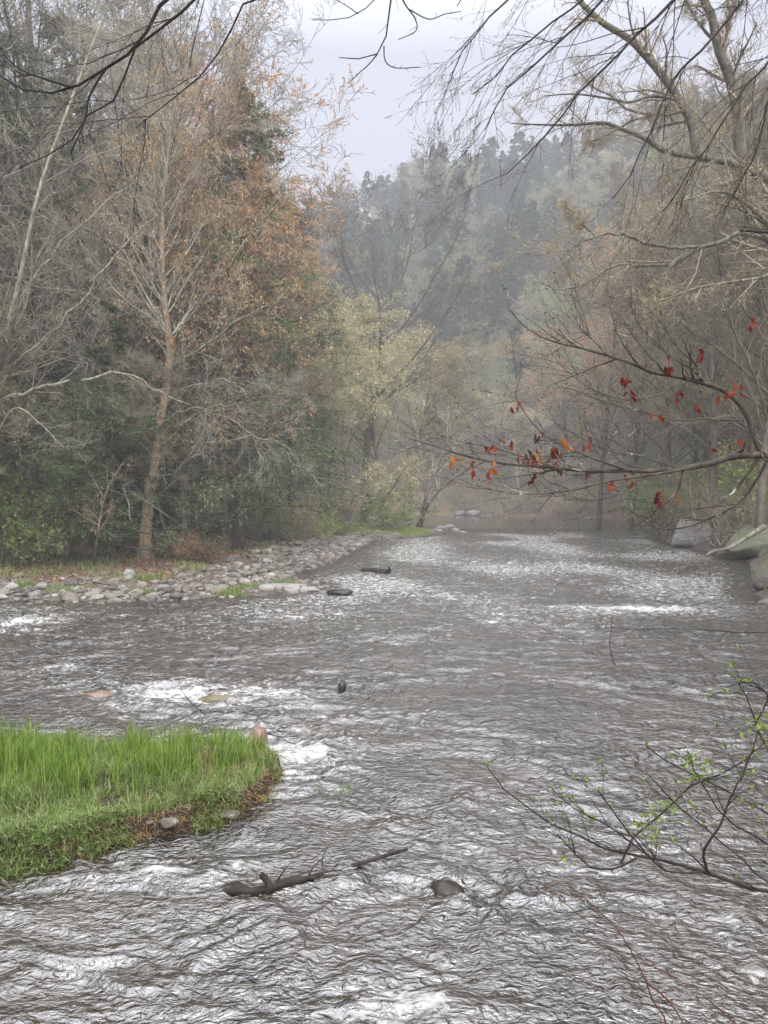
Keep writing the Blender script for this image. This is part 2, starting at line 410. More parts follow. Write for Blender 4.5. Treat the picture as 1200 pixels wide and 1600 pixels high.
def river_z(x, y, full=True):
    foam, ampb = water_fields(x, y)
    # flow-aligned turbulence: domain warp then ridged noise
    wx = pnoise(x * 0.7, y * 0.8, 1.5) * 0.7; wy = pnoise(x * 0.7, y * 0.8, 7.5) * 0.6
    wx2 = pnoise(x * 2.4, y * 2.8, 2.5) * 0.20; wy2 = pnoise(x * 2.4, y * 2.8, 4.5) * 0.14
    a = x + wx + wx2; c = y + wy + wy2
    calm = 1 - 0.93 * sstep(52, 66, y + x * 0.15)
    sd = sdist(x, y)
    edge = sstep(0.0, 1.2, -sd)
    big = pnoise(x * 0.35, y * 0.5, 11.0)
    lull = 0.55 + 0.45 * sstep(-0.5, 0.4, big)
    def rid(n): return (1 - np.abs(n)) ** 2 - 0.55
    h = 0.032 * pnoise(a * 0.9, c * 1.5, 0.3) + 0.028 * rid(pnoise(a * 1.1 + 7, c * 1.9, 5.3) * 1.3)
    h += 0.010 * rid(pnoise(a * 3.2, c * 4.6, 8.1) * 1.2) + 0.022 * pnoise(a * 3.0, c * 4.8, 28.1)
    h += 0.0100 * (pnoise(a * 7.6, c * 11.6, 12.7) + 0.12 * rid(pnoise(a * 5.5, c * 9.5, 17.7) * 1.3)) * (0.5 + 0.8 * sstep(-0.4, 0.5, pnoise(a * 0.8, c * 0.8, 40.0)))
    h += 0.0036 * pnoise(a * 17, c * 25, 2.2)
    z = h * lull * calm * (0.35 + 0.65 * edge) * (1 + 1.0 * ampb)
    z += 0.05 * np.clip(ampb, 0, 1) * rid(pnoise(a * 1.9, c * 2.6, 21.0) * 1.4) * calm
    crest = sstep(0.03, 0.085, z) * calm
    broad = (0.18 + 0.40 * sstep(11, 22, y) * (1 - sstep(50, 60, y))) * (0.55 + 0.6 * sstep(-0.3, 0.4, pnoise(x * 0.3, y * 0.16, 33.0))) * edge * (1 - 0.55 * sstep(0.28, 0.45, x / np.maximum(y, 1)) * (y < 16))  # white speckle standing in for sky glints, painted in with the foam
    f = np.clip(np.maximum(foam, broad * calm) + crest * (0.25 + 0.3 * ampb), 0, 1.3)
    return z, f, calm
nr = 1350
D = 1.9 * (125 / 1.9) ** (np.linspace(0, 1, nr))
ua = np.concatenate([-np.geomspace(0.62, 30, 60)[::-1], np.linspace(-0.61, 0.61, 820), np.geomspace(0.62, 14, 45)])
DD, UU = np.meshgrid(D, ua, indexing='ij')
XW = UU * DD; YW = DD
keep_x = (XW > -92) & (XW < 45)
XW = np.clip(XW, -92, 45)
ZW, FO, CALM = river_z(XW, YW)
F = gridfaces(nr, len(ua))
kf = keep_x.ravel()[F].any(1)
# drop the cells far under the banks
SDW = sdist(XW[::1, ::1], YW).ravel()
kf &= (SDW[F] < 2.5).any(1)
F = F[kf]
used, inv = np.unique(F, return_inverse=True); F = inv.reshape(F.shape)
VW = np.stack([XW, YW, ZW], -1).reshape(-1, 3)[used]
wm, t, b = nt('river_water')
v = worldpos(t, (0.9, 1.4, 1))
na = noise(t, v, 13, 3, 0.55, 0.9); nb_ = noise(t, v, 42, 2, 0.5, 0.6)
h = math_(t, 'ADD', math_(t, 'MULTIPLY', na, 1.0), math_(t, 'MULTIPLY', nb_, 0.16))
cal = t.nodes.new('ShaderNodeAttribute'); cal.attribute_name = 'chop'
bp = t.nodes.new('ShaderNodeBump'); bp.inputs['Distance'].default_value = 0.030
t.links.new(math_(t, 'MULTIPLY', cal.outputs['Fac'], 1.0), bp.inputs['Strength'])
t.links.new(h, bp.inputs['Height'])
t.links.new(bp.outputs[0], b.inputs['Normal'])
nc = noise(t, worldpos(t), 0.8, 4, 0.6)
wc = ramp(t, nc, [(0.35, (0.016, 0.011, 0.006)), (0.65, (0.042, 0.030, 0.017))])
b.inputs['Roughness'].default_value = 0.09
b.inputs['IOR'].default_value = 2.75
t.links.new(wc, b.inputs['Base Color'])
fa = t.nodes.new('ShaderNodeAttribute'); fa.attribute_name = 'foam'  # holds real foam and the painted sky glints
vf = worldpos(t, (1, 1.6, 1))
nf = noise(t, vf, 5.5, 7, 0.72, 1.4)
thr = math_(t, 'SUBTRACT', math_(t, 'ADD', math_(t, 'MULTIPLY', fa.outputs['Fac'], 0.27), nf), 0.635)
ff = ramp(t, math_(t, 'MULTIPLY', thr, 4.5), [(0.0, (0, 0, 0)), (0.9, (0.92, 0.92, 0.92))])
fb = t.nodes.new('ShaderNodeBsdfPrincipled'); fb.inputs['Base Color'].default_value = (0.72, 0.71, 0.68, 1); fb.inputs['Roughness'].default_value = 0.7
bp2 = t.nodes.new('ShaderNodeBump'); bp2.inputs['Distance'].default_value = 0.05; bp2.inputs['Strength'].default_value = 0.8
t.links.new(nf, bp2.inputs['Height']); t.links.new(bp2.outputs[0], fb.inputs['Normal'])
mx = t.nodes.new('ShaderNodeMixShader'); t.links.new(ff, mx.inputs[0]); t.links.new(b.outputs[0], mx.inputs[1]); t.links.new(fb.outputs[0], mx.inputs[2])
t.links.new(mx.outputs[0], t.nodes['Material Output'].inputs['Surface'])
wme = mesh('river', VW, [F], [wm], attrs={'foam': FO.ravel()[used], 'chop': CALM.ravel()[used]})
put('river', wme, kind='structure')
print('land+water', time.time() - T0)

# ------------------------------------------------------------------ trees
def poly_trunk(base, h, lean, g, K=14, wig=0.02, r0=0.2, rend=0.12):
    pts = np.zeros((1, K, 3)); d = norm(np.array([lean[0], lean[1], 1.0]))
    pts[0, 0] = base; st = h / (K - 1)
    for k in range(1, K):
        d = norm(d + g.normal(size=3) * wig + np.array([0, 0, 0.02])); pts[0, k] = pts[0, k - 1] + d * st
    t = np.linspace(0, 1, K)
    r = r0 * (1 - t) ** 0.85 + r0 * rend * t
    r[0] *= 1.35
    return pts, r[None, :]

def bare_tree_parts(g, h=16, r0=0.18, first=0.25, nl=26, n2=7, n3=5, n4=4, lfall=0.55, lim=0.42, ang=(38, 68), trop=0.05, bud=4, budsize=0.05, budw=0.55, twr=0.0075, matT='bark_grey', matW='twig_grey', matB='bud_brown', lean=(0, 0), fork=2, droop=0.0, extra=None, S0=8):
    tP, tR = poly_trunk((0, 0, -0.3), h, lean, g, r0=r0, wig=0.03)
    if fork:
        fP, fR = spawn(tP, tR, fork, g, t=(0.35, 0.7), ang=(12, 26), L=0.55, fall=0.2, K=14, wig=0.04, trop=(0, 0, 0.03), rr=0.75, rend=0.15)
        stem = (np.concatenate([tP, fP]), np.concatenate([tR, fR]))
    else: stem = (tP, tR)
    n = np.full(len(stem[0]), nl); n[1:] = nl // 3
    l1 = spawn(*stem, n, g, t=(first, 0.98), ang=ang, absL=h * lim, fall=lfall, K=8, wig=0.1, trop=(0, 0, trop), rr=0.5, rend=0.2, rmin=0.012)
    l2 = spawn(*l1, n2, g, t=(0.2, 1.0), ang=(25, 60), L=0.5, fall=0.45, K=6, wig=0.13, trop=(0, 0, trop * 0.7 - droop), rr=0.6, rend=0.35, rmin=0.008)
    l3 = spawn(*l2, n3, g, t=(0.15, 1.0), ang=(25, 60), L=0.55, fall=0.4, K=5, wig=0.15, trop=(0, 0, 0.02 - droop), rr=0.6, rend=0.5, rmin=0.009)
    l4 = spawn(*l3, n4, g, t=(0.1, 1.0), ang=(20, 60), absL=0.42, fall=0.3, K=3, wig=0.2, trop=(0, 0, 0.02 - droop * 2), rr=0.7, rend=0.6, rmin=twr)
    a = MB(); a.tubes(*stem, S0); a.tubes(*l1, 5)
    c = MB(); c.tubes(*l2, 4); c.tubes(*l3, 3); c.tubes(*l4, 3)
    if bud:
        p, d = along(l4[0], bud, g)
        d = norm(d + g.normal(size=d.shape) * 0.6 + np.array([0, 0, -0.3]))
        sz = budsize * g.uniform(0.5, 1.4, len(p))
        V, Fq = leaf_quads(p, d, sz, sz * budw, g); c.add(V, Fq, 1)
    return a.build('trunk', [M[matT]]), c.build('crown', [M[matW], M[matB]])

def hemlock_parts(g, h=18, r0=0.2, nb=95, n2=11, n3=8, width=0.24, first=0.08, leaf=0.16, lw=0.35, matL='hemlock', rag=0.3, near=True, sp=5):
    tP, tR = poly_trunk((0, 0, -0.3), h, (0, 0), g, r0=r0, wig=0.012, rend=0.05)
    a = MB(); a.tubes(tP, tR, 7)
    # limbs by height: longest low, short at the top
    tt = np.sort(g.uniform(first, 0.985, nb))
    f = tt * 13; i = np.minimum(f.astype(int), 12); fr = (f - i)[:, None]
    base = tP[0][i] * (1 - fr) + tP[0][i + 1] * fr
    az = g.uniform(0, 2 * math.pi, nb)
    ln = h * width * ((1 - tt) ** 0.75 + 0.05) * g.uniform(1 - rag, 1 + rag, nb)
    K = 8; L1 = np.empty((nb, K, 3)); L1[:, 0] = base
    d = np.stack([np.cos(az), np.sin(az), 0.35 * np.ones(nb) * tt + 0.05], -1); d = norm(d)
    for k in range(1, K):
        d = norm(d + g.normal(size=d.shape) * 0.05 + np.array([0, 0, -0.06])); L1[:, k] = L1[:, k - 1] + d * (ln / (K - 1))[:, None]
    R1 = (0.008 + 0.02 * ln / ln.max())[:, None] * np.linspace(1, 0.2, K)[None]
    a.tubes(L1, R1, 4)
    l2 = spawn(L1, R1, n2, g, t=(0.12, 1.0), ang=(35, 65), L=0.34, fall=0.35, K=5, wig=0.06, trop=(0, 0, -0.06), rr=0.5, flat=0.15, rmin=0.003)
    c = MB(); 
    if near: c.tubes(*l2, 3)
    src = l2
    if n3:
        l3 = spawn(*l2, n3, g, t=(0.1, 1.0), ang=(30, 60), L=0.42, fall=0.3, K=3, wig=0.06, trop=(0, 0, -0.08), rr=0.5, flat=0.15, rmin=0.002)
        src = l3
    p, d = along(src[0], sp, g, (0.0, 1.0))
    d = norm(d + g.normal(size=d.shape) * np.array([0.5, 0.5, 0.18]))
    sz = leaf * g.uniform(0.6, 1.3, len(p))
    V, Fq = leaf_quads(p, d, sz, sz * lw, g, flat=0.55); c.add(V, Fq, 1 if near else 0)
    return a.build('trunk', [M['bark_dark']]), c.build('crown', [M['bark_dark'], M[matL]] if near else [M[matL]])

protos = {}
def G(s): return np.random.default_rng(s)
protos['bare_grey'] = [bare_tree_parts(G(10 + k), matT='bark_dark', h=16, r0=0.17, nl=26 + 3 * k, matW='twig_grey', matB='bud_brown', bud=2, budsize=0.05) for k in range(3)]
protos['bare_brown'] = [bare_tree_parts(G(20 + k), h=15, r0=0.15, nl=28, matT='bark_grey', matW='twig_brown', matB='bud_orange', bud=4, budsize=0.085, ang=(30, 58)) for k in range(2)]
protos['bare_tan'] = [bare_tree_parts(G(22 + k), h=15, r0=0.15, nl=28, matT='bark_grey', matW='twig_brown', matB='bud_brown', bud=2, budsize=0.06, ang=(30, 58)) for k in range(2)]
protos['bare_red'] = [bare_tree_parts(G(25 + k), h=15, r0=0.14, nl=26, matT='bark_grey', matW='twig_brown', matB='bud_red', bud=5, budsize=0.075, ang=(28, 52)) for k in range(1)]
protos['yellow'] = [bare_tree_parts(G(30 + k), h=14, r0=0.14, nl=28, first=0.12, matT='bark_grey', matW='twig_grey', matB='bud_yellow', bud=4, budsize=0.10) for k in range(2)]
protos['sapling'] = [bare_tree_parts(G(40 + k), h=7, r0=0.05, nl=16, n2=5, n3=5, n4=4, fork=1, matT='bark_dark', matW='twig_brown', matB='bud_green', bud=2, budsize=0.045, lim=0.3) for k in range(2)]
protos['snaggy'] = [bare_tree_parts(G(50 + k), h=16, r0=0.2, nl=14, n2=5, n3=4, n4=4, first=0.4, lim=0.5, ang=(35, 60), trop=0.12, fork=3, matT='bark_grey', matW='bark_grey', matB='bud_brown', bud=0, twr=0.009) for k in range(2)]
protos['hemlock'] = [hemlock_parts(G(60 + k), h=18, nb=100, rag=0.45, leaf=0.12, sp=6, lw=0.32) for k in range(3)]
protos['hemlock_young'] = [hemlock_parts(G(65 + k), h=7, r0=0.06, nb=70, n2=10, n3=7, width=0.34, leaf=0.075, sp=6, lw=0.3, first=0.04, rag=0.5) for k in range(2)]
protos['hemlock_far'] = [hemlock_parts(G(70 + k), h=18, nb=80, n2=10, n3=0, leaf=0.50, lw=0.38, matL='hemlock_far', near=False, sp=9, width=0.19 + 0.035 * k, first=0.25, rag=0.45) for k in range(4)]
protos['pine_far'] = [hemlock_parts(G(75 + k), h=20, nb=50, n2=10, n3=0, leaf=0.6, lw=0.45, matL='hemlock_far', near=False, sp=7, width=0.16, first=0.5, rag=0.6) for k in range(2)]
def far_bare(g, matB, **kw):
    return bare_tree_parts(g, h=15, r0=0.2, nl=20, n2=7, n3=6, n4=3, twr=0.011, matB=matB, bud=2, budsize=0.16, budw=0.6, **kw)
protos['far_grey'] = [far_bare(G(80 + k), 'bud_brown', matT='bark_pale', matW='twig_grey') for k in range(2)]
protos['far_green'] = [far_bare(G(85 + k), 'bud_green', matT='bark_pale', matW='twig_grey') for k in range(1)]
protos['far_red'] = [far_bare(G(88 + k), 'bud_red', matT='bark_grey', matW='twig_brown') for k in range(1)]
print('protos', time.time() - T0)

KIND_H = {'bare_grey': 16, 'bare_tan': 15, 'bare_brown': 15, 'bare_red': 15, 'yellow': 14, 'sapling': 7, 'snaggy': 16, 'hemlock': 18, 'hemlock_far': 18, 'hemlock_young': 7, 'pine_far': 20, 'far_grey': 15, 'far_green': 15, 'far_red': 15}
NAMES = {'hemlock': 'hemlock_tree', 'hemlock_young': 'hemlock_tree', 'hemlock_far': 'hemlock_tree', 'pine_far': 'pine_tree'}
def tree(kind, x, y, h, g, label, group=None, wide=1.0, v=None, name=None, tilt=0.03):
    pr = protos[kind]; v = int(g.integers(len(pr))) if v is None else v % len(pr)
    z = float(ground_z(x, y))
    o = empty(name or NAMES.get(kind, 'bare_tree'), (x, y, z), g.uniform(0, 6.28), label, 'tree', group)
    o.rotation_euler = (g.normal() * tilt, g.normal() * tilt, g.uniform(0, 6.28))
    s = h / KIND_H[kind]; o.scale = (s * wide, s * wide, s)
    put('trunk', pr[v][0], o); put('crown', pr[v][1], o)
    return o
def hfor(px, ytop, D, x, y):
    return (HY - ytop) / FPX * D + CAM_H - float(ground_z(x, y))

# ---- left bank
g = G(101)
SKY_L = ([-200, 0, 200, 330, 380, 430, 480, 560, 640, 700], [-150, -120, -60, -20, 60, 230, 330, 450, 540, 640])
def at_px(px, D): return (px - 600) / FPX * D, D
placed = []
def free(x, y, dmin):
    for a in placed:
        if (a[0] - x) ** 2 + (a[1] - y) ** 2 < dmin * dmin: return False
    placed.append((x, y)); return True

# (kind, px, D, ytop, wide, label)
LEFT = [
 ('hemlock', 372, 33, 95, 1.0, 'tall dark hemlock whose drooping tips stand against the sky beside the orange-budded tree'),
 ('hemlock', 455, 45, 300, 0.9, 'dark green hemlock between the orange-budded trees and the far bare crown'),
 ('hemlock', 70, 34, 60, 1.0, 'tall green hemlock near the left edge of the woods'),
 ('hemlock', 150, 42, 120, 1.0, 'green hemlock behind the leaning dark trunk'),
 ('hemlock', 500, 52, 440, 0.9, 'rounded dark hemlock below the far bare crown by the river bend'),
 ('snaggy', 570, 60, 370, 1.3, 'large leafless tree with forking crown above the river bend, against the mist'),
 ('bare_red', 285, 33, 170, 1.0, 'reddish-budded tree rising in front of the tall dark hemlock'),
 ('bare_brown', 352, 35, 260, 1.0, 'orange-budded tree at the right shoulder of the left-hand woods'),
 ('bare_brown', 290, 31, 280, 0.85, 'orange-brown budding tree just right of the flaky-barked birch'),
 ('bare_brown', 415, 40, 360, 1.0, 'orange-budded tree sloping down toward the yellow-green trees'),
 ('snaggy', 120, 36, -70, 1.2, 'tall leafless tree with twisting limbs at the top left of the woods'),
 ('snaggy', 275, 44, 60, 1.1, 'tall leafless crown showing behind the dark hemlock against the sky'),
 ('yellow', 600, 56, 500, 1.3, 'pale yellow-green budding tree on the grassy point'),
 ('yellow', 545, 51, 520, 1.2, 'yellow-green budding tree left of the grassy point'),
 ('yellow', 640, 64, 540, 1.3, 'yellow-green budding tree farthest out over the river bend'),
 ('yellow', 575, 61, 560, 1.2, 'pale yellow-green tree just behind the tallest one on the grassy point'),
 ('yellow', 505, 48, 600, 1.1, 'yellow-green tree between the dark hemlock and the lawn on the point'),
 ('yellow', 470, 45, 560, 1.0, 'low yellow-green tree above the driftwood on the gravel bar'),
]
for k, px, D_, yt, wd, lab in LEFT:
    x, y = at_px(px, D_)
    placed.append((x, y))
    tree(k, x, y, hfor(px, yt, D_, x, y), g, lab, wide=wd)
GL = {'bare_grey': ('grey leafless tree in the dense woods on the left bank', 'grey leafless trees of the left bank woods'),
      'bare_brown': ('leafless tree with fine brown twigs and orange buds in the left bank woods', 'orange-budded trees of the left bank woods'),
      'hemlock': ('dark green hemlock standing among leafless trees in the left bank woods', 'hemlocks of the left bank woods'),
      'sapling': ('thin dark sapling with few green buds under the left bank trees', 'saplings under the left bank trees')}
cnt = 0
for _ in range(2000):
    if cnt >= 42: break
    px = g.uniform(-230, 520); D_ = g.uniform(25.5, 58)
    x, y = at_px(px, D_)
    if sdist(np.array([x]), np.array([y]))[0] < 6.5: continue
    if 60 < px < 430 and D_ < 29.5: continue
    if not free(x, y, 2.3): continue
    r = g.random()
    k = 'hemlock' if r < 0.5 else ('bare_grey' if r < 0.92 else 'bare_brown')
    if k == 'hemlock' and D_ < 29: k = 'bare_grey'
    off = 60 if k == 'hemlock' else 100
    yt = np.interp(px + off, *SKY_L) + 40 + g.random() ** 0.7 * 420
    tree(k, x, y, max(hfor(px, yt, D_, x, y), 6), g, *GL[k], wide=g.uniform(0.85, 1.15))
    cnt += 1
cnt = 0
for _ in range(2000):
    if cnt >= 46: break
    px = g.uniform(-120, 500); D_ = g.uniform(24.5, 40)
    x, y = at_px(px, D_)
    if sdist(np.array([x]), np.array([y]))[0] < 6.0 or 190 < px < 255 and D_ < 30: continue
    if not free(x, y, 1.8): continue
    tree('hemlock_young', x, y, g.uniform(4, 11), g, 'young hemlock with green drooping sprays under the left bank trees', 'young hemlocks under the left bank trees', wide=g.uniform(.9, 1.3))
    cnt += 1
cnt = 0
for _ in range(2000):
    if cnt >= 55: break
    px = g.uniform(-120, 560); D_ = g.uniform(24, 50)
    x, y = at_px(px, D_)
    if sdist(np.array([x]), np.array([y]))[0] < 5.0: continue
    if not free(x, y, 1.0): continue
    tree('sapling', x, y, g.uniform(3, 9), g, *GL['sapling'], name='sapling', tilt=0.1)
    cnt += 1

# ---- far bank and the hill
g = G(102)
GH = {'hemlock_far': ('dark conifer fading into mist on the far hillside', 'conifers on the misty hillside'),
      'pine_far': ('high-crowned dark pine fading into mist on the far hillside', 'high-crowned pines on the misty hillside'),
      'far_grey': ('pale-trunked leafless tree fading into mist beyond the river', 'pale-trunked leafless trees beyond the river'),
      'far_green': ('light green budding tree fading into mist beyond the river', 'green budding trees beyond the river'),
      'far_red': ('pinkish budding tree fading into mist beyond the river', 'pinkish budding trees beyond the river')}
placed = []
cnt = {k: 0 for k in GH}
for _ in range(9000):
    if sum(cnt.values()) >= 430: break
    D_ = math.sqrt(g.uniform(98 ** 2, 215 ** 2)); px = g.uniform(380, 1290)
    x, y = at_px(px, D_)
    sd = sdist(np.array([x]), np.array([y]))[0]
    if sd < 1.5 or y < 86: continue
    low = sd < 22
    if not free(x, y, 3.2 if low else 4.4): continue
    r = g.random()
    if low: k = 'far_grey' if r < 0.55 else ('far_green' if r < 0.76 else ('far_red' if r < 0.79 else 'hemlock_far'))
    else: k = 'hemlock_far' if r < 0.58 else ('pine_far' if r < 0.76 else ('far_grey' if r < 0.89 else ('far_green' if r < 0.99 else 'far_red')))
    if cnt[k] >= 260: continue
    h = g.uniform(10, 17) if low else g.uniform(13, 23)
    if k.startswith('far') and not low: h *= 0.8
    tree(k, x, y, h, g, *GH[k], wide=g.uniform(0.85, 1.2)); cnt[k] += 1
print('hill', cnt, time.time() - T0)

# ---- right bank
g = G(103)
placed = []
RIGHTT = [('bare_tan', 1120, 36, 330, 1.3, 'brown-twigged tree right behind the grey boulder on the right bank'),
          ('bare_tan', 1190, 31, 250, 1.3, 'brown-twigged tree above the mossy slab at the right edge'),
          ('bare_tan', 1050, 44, 380, 1.4, 'broad brown-twigged tree overhanging the water left of the grey boulder'),
          ('bare_grey', 1240, 35, 180, 1.3, 'grey leafless tree at the right edge above the mossy slab'),
          ('yellow', 1160, 40, 480, 1.2, 'yellowish budding tree low on the right bank above the boulders'),
          ('bare_red', 935, 62, 420, 1.1, 'pinkish-brown budding tree at the far end of the right bank'),
          ('bare_tan', 985, 55, 330, 1.1, 'brown budding tree on the right bank beyond the grey boulder'),
          ('hemlock', 1170, 52, 230, 1.0, 'dark hemlock at the right edge behind the mossy leaning trunks'),
          ('hemlock', 1235, 46, 120, 1.0, 'tall hemlock at the right edge of the picture')]
for k, px, D_, yt, wd, lab in RIGHTT:
    x, y = at_px(px, D_)
    s = sdist(np.array([x]), np.array([y]))[0]
    placed.append((x, y))
    tree(k, x, y, hfor(px, yt, D_, x, y), g, lab, wide=wd)
GR = {'bare_tan': ('leafless tree with dense brown twigs on the right bank slope', 'brown-twigged trees of the right bank'),
      'bare_grey': ('leafless tree with dense grey twigs on the right bank slope', 'grey-twigged trees of the right bank'),
      'hemlock': ('dark hemlock among leafless trees on the right bank slope', 'hemlocks of the right bank'),
      'yellow': ('golden-green budding tree among leafless trees on the right bank slope', 'golden-green trees of the right bank'),
      'far_grey': GH['far_grey']}
SKY_R = ([860, 900, 950, 1000, 1060, 1200, 1400], [520, 430, 330, 250, 210, 130, 60])
cnt = 0
for _ in range(4000):
    if cnt >= 52: break
    D_ = g.uniform(33, 96); px = g.uniform(880, 1420)
    x, y = at_px(px, D_)
    s = sdist(np.array([x]), np.array([y]))[0]
    if s < 1.2: continue
    if not free(x, y, 2.6): continue
    r = g.random()
    k = 'bare_tan' if r < 0.48 else ('bare_grey' if r < 0.72 else ('yellow' if r < 0.84 else 'hemlock'))
    yt = np.interp(px - 60, *SKY_R) + g.uniform(0, 190)
    h = hfor(px, yt, D_, x, y)
    if h < 4: continue
    tree(k, x, y, min(h, 19), g, *GR[k], wide=g.uniform(0.9, 1.25)); cnt += 1
print('right', cnt, time.time() - T0)

# hemlocks on the near right bank, beside the frame, added unseen to darken the river's reflections
for x, y, h in [(9.8, 8.6, 13), (12.0, 12.2, 15), (14.2, 16.4, 16), (8.2, 5.2, 12), (15.5, 20.5, 15)]:
    tree('hemlock', x, y, h, g, *GR['hemlock'])
# ------------------------------------------------------------------ shrubs
def shrub_mesh(g, h=1.6, stems=22, n2=7, n3=5, leaf=0.06, nl=5, twig='twig_brown', lm='leaf_green', spread=0.7, lw=0.6):
    K = 7; S = np.zeros((stems, K, 3)); S[:, 0] = g.normal(size=(stems, 3)) * np.array([0.16, 0.16, 0]) * h * 0.7
    S[:, 0, 2] = -0.08
    d = norm(np.concatenate([g.normal(size=(stems, 2)) * spread, np.ones((stems, 1))], 1))
    ln = h * g.uniform(0.6, 1.15, stems)
    for k in range(1, K):
        d = norm(d + g.normal(size=d.shape) * 0.09); S[:, k] = S[:, k - 1] + d * (ln / (K - 1))[:, None]
    R1 = (0.006 + 0.006 * h * g.uniform(0.4, 1, stems))[:, None] * np.linspace(1, 0.35, K)
    l2 = spawn(S, R1, n2, g, t=(0.2, 1), ang=(25, 55), L=0.45, fall=0.4, K=5, wig=0.15, trop=(0, 0, 0.05), rmin=0.004)
    l3 = spawn(*l2, n3, g, t=(0.2, 1), ang=(25, 60), L=0.5, fall=0.3, K=3, wig=0.2, rmin=0.003)
    st = MB(); st.tubes(S, R1, 5)
    c = MB(); c.tubes(*l2, 3); c.tubes(*l3, 3)
    if nl:
        p, d = along(l3[0], nl, g); d = norm(d + g.normal(size=d.shape) * 0.9)
        sz = leaf * g.uniform(0.5, 1.4, len(p)); V, Fq = leaf_quads(p, d, sz, sz * lw, g, 0.3); c.add(V, Fq, 1)
    return st.build('stems', [M[twig]]), c.build('foliage', [M[twig], M[lm]])
shr = {'green': [shrub_mesh(G(200 + k), leaf=0.05, nl=9) for k in range(2)],
       'yellow': [shrub_mesh(G(210 + k), lm='bud_green', leaf=0.08, nl=4) for k in range(2)],
       'rust': [shrub_mesh(G(220 + k), lm='rust_leaf', leaf=0.09, nl=4) for k in range(2)],
       'twiggy': [shrub_mesh(G(230 + k), lm='bud_brown', leaf=0.05, nl=1, n3=6, twig='twig_brown') for k in range(2)]}
def shrub(kind, x, y, h, g, label, group=None, wide=1.0):
    v = int(g.integers(2)); o = empty('shrub', (x, y, float(ground_z(x, y))), g.uniform(0, 6.28), label, 'shrub', group)
    s = h / 1.6; o.scale = (s * wide, s * wide, s)
    put('stems', shr[kind][v][0], o); put('foliage', shr[kind][v][1], o); return o
g = G(104)
def gnd(px, py):
    """point of the ground under a pixel (march the ray)"""
    D_ = np.linspace(5, 110, 1500)
    pts = np.array([P(px, py, d) for d in D_])
    gz = ground_z(pts[:, 0], pts[:, 1])
    k = np.argmax(pts[:, 2] < np.maximum(gz, 0))
    return pts[k]
for px, py, kind, h, wd, lab in [
    (30, 875, 'green', 3.0, 1.1, 'bright green leafy shrub at the left edge above the gravel bar'),
    (80, 866, 'green', 2.6, 1.0, 'green leafy shrub second from the left edge above the gravel bar'),
    (180, 838, 'green', 2.2, 1.2, 'dark green low shrub left of the birch trunk'),
    (-20, 885, 'green', 2.6, 1.1, 'green leafy shrub half cut off by the left edge'),
    (440, 845, 'yellow', 2.2, 1.0, 'yellow-green shrub behind the driftwood on the gravel bar'),
    (485, 842, 'yellow', 2.0, 1.0, 'yellow-green shrub at the river end of the driftwood'),
    (530, 838, 'green', 1.6, 1.2, 'green shrub with dark base beside the lawn on the point'),
    (400, 842, 'twiggy', 1.8, 1.0, 'brown twiggy shrub left of the yellow-green shrubs'),
    (640, 815, 'yellow', 2.0, 1.2, 'yellow-green shrub at the foot of the leaning tree on the point'),
    (590, 812, 'twiggy', 2.8, 1.0, 'tall twiggy shrub behind the lawn on the point'),
    (300, 858, 'green', 0.9, 1.3, 'low green shrub among leaf litter right of the birch trunk'),
    (355, 850, 'yellow', 0.9, 1.4, 'low yellow-green shrub on the leaf litter')]:
    q = gnd(px, py); shrub(kind, q[0], q[1], h, g, lab, wide=wd)
# a dark evergreen understorey of the wood
for n_, kind, hmin, hmax, box, lab, grp in [
    (24, 'rust', 0.4, 1.0, (0, 360, 840, 880), 'low rusty brown shrub on the leaf litter of the left bank', 'rusty undergrowth shrubs of the left bank'),
    (40, 'twiggy', 1.4, 3.0, (-60, 560, 800, 850), 'brown twiggy shrub under the trees of the left bank', 'twiggy shrubs of the left bank'),
    (34, 'yellow', 1.2, 2.8, (380, 700, 790, 838), 'yellow-green budding shrub near the river bend', 'yellow-green shrubs near the river bend')]:
    for _ in range(n_):
        px = g.uniform(box[0], box[1]); py = g.uniform(box[2], box[3]); q = gnd(px, py)
        if sdist(q[:1], q[1:2])[0] < 2.6 or q[1] > 100: continue
        shrub(kind, q[0], q[1], g.uniform(hmin, hmax), g, lab, grp, wide=g.uniform(0.9, 1.4))
for _ in range(3000):
    D_ = g.uniform(30, 100); px = g.uniform(860, 1250); x, y = at_px(px, D_)
    s = sdist(np.array([x]), np.array([y]))[0]
    if not (0.5 < s < 9) or not free(x, y, 1.8): continue
    shrub('twiggy' if g.random() < 0.8 else 'yellow', x, y, g.uniform(1.6, 3.8), g, 'dense brown twiggy shrub overhanging the right bank', 'twiggy shrubs of the right bank', wide=g.uniform(1, 1.4))
for _ in range(420):
    D_ = g.uniform(90, 116); px = g.uniform(640, 1080); x, y = at_px(px, D_)
    s = sdist(np.array([x]), np.array([y]))[0]
    if not (0.3 < s < 8) or not free(x, y, 1.7): continue
    shrub('twiggy', x, y, g.uniform(2, 4), g, 'misty brown shrub along the far bank of the river', 'shrubs of the far bank', wide=1.3)
print('shrubs', time.time() - T0)

# ------------------------------------------------------------------ authored trees and branches
def limb(pts, r0, r1, K=16, wig=0.0, g=None):
    """pts: list of (px,py,D) -> polyline + radii"""
    w = np.array([P(*p) if not isinstance(p, np.ndarray) else p for p in pts])
    q = resample(w, K, wig, g)
    return q, np.linspace(r0, r1, K) if True else None
def stack(ls): return np.array([l[0] for l in ls]), np.array([l[1] for l in ls])

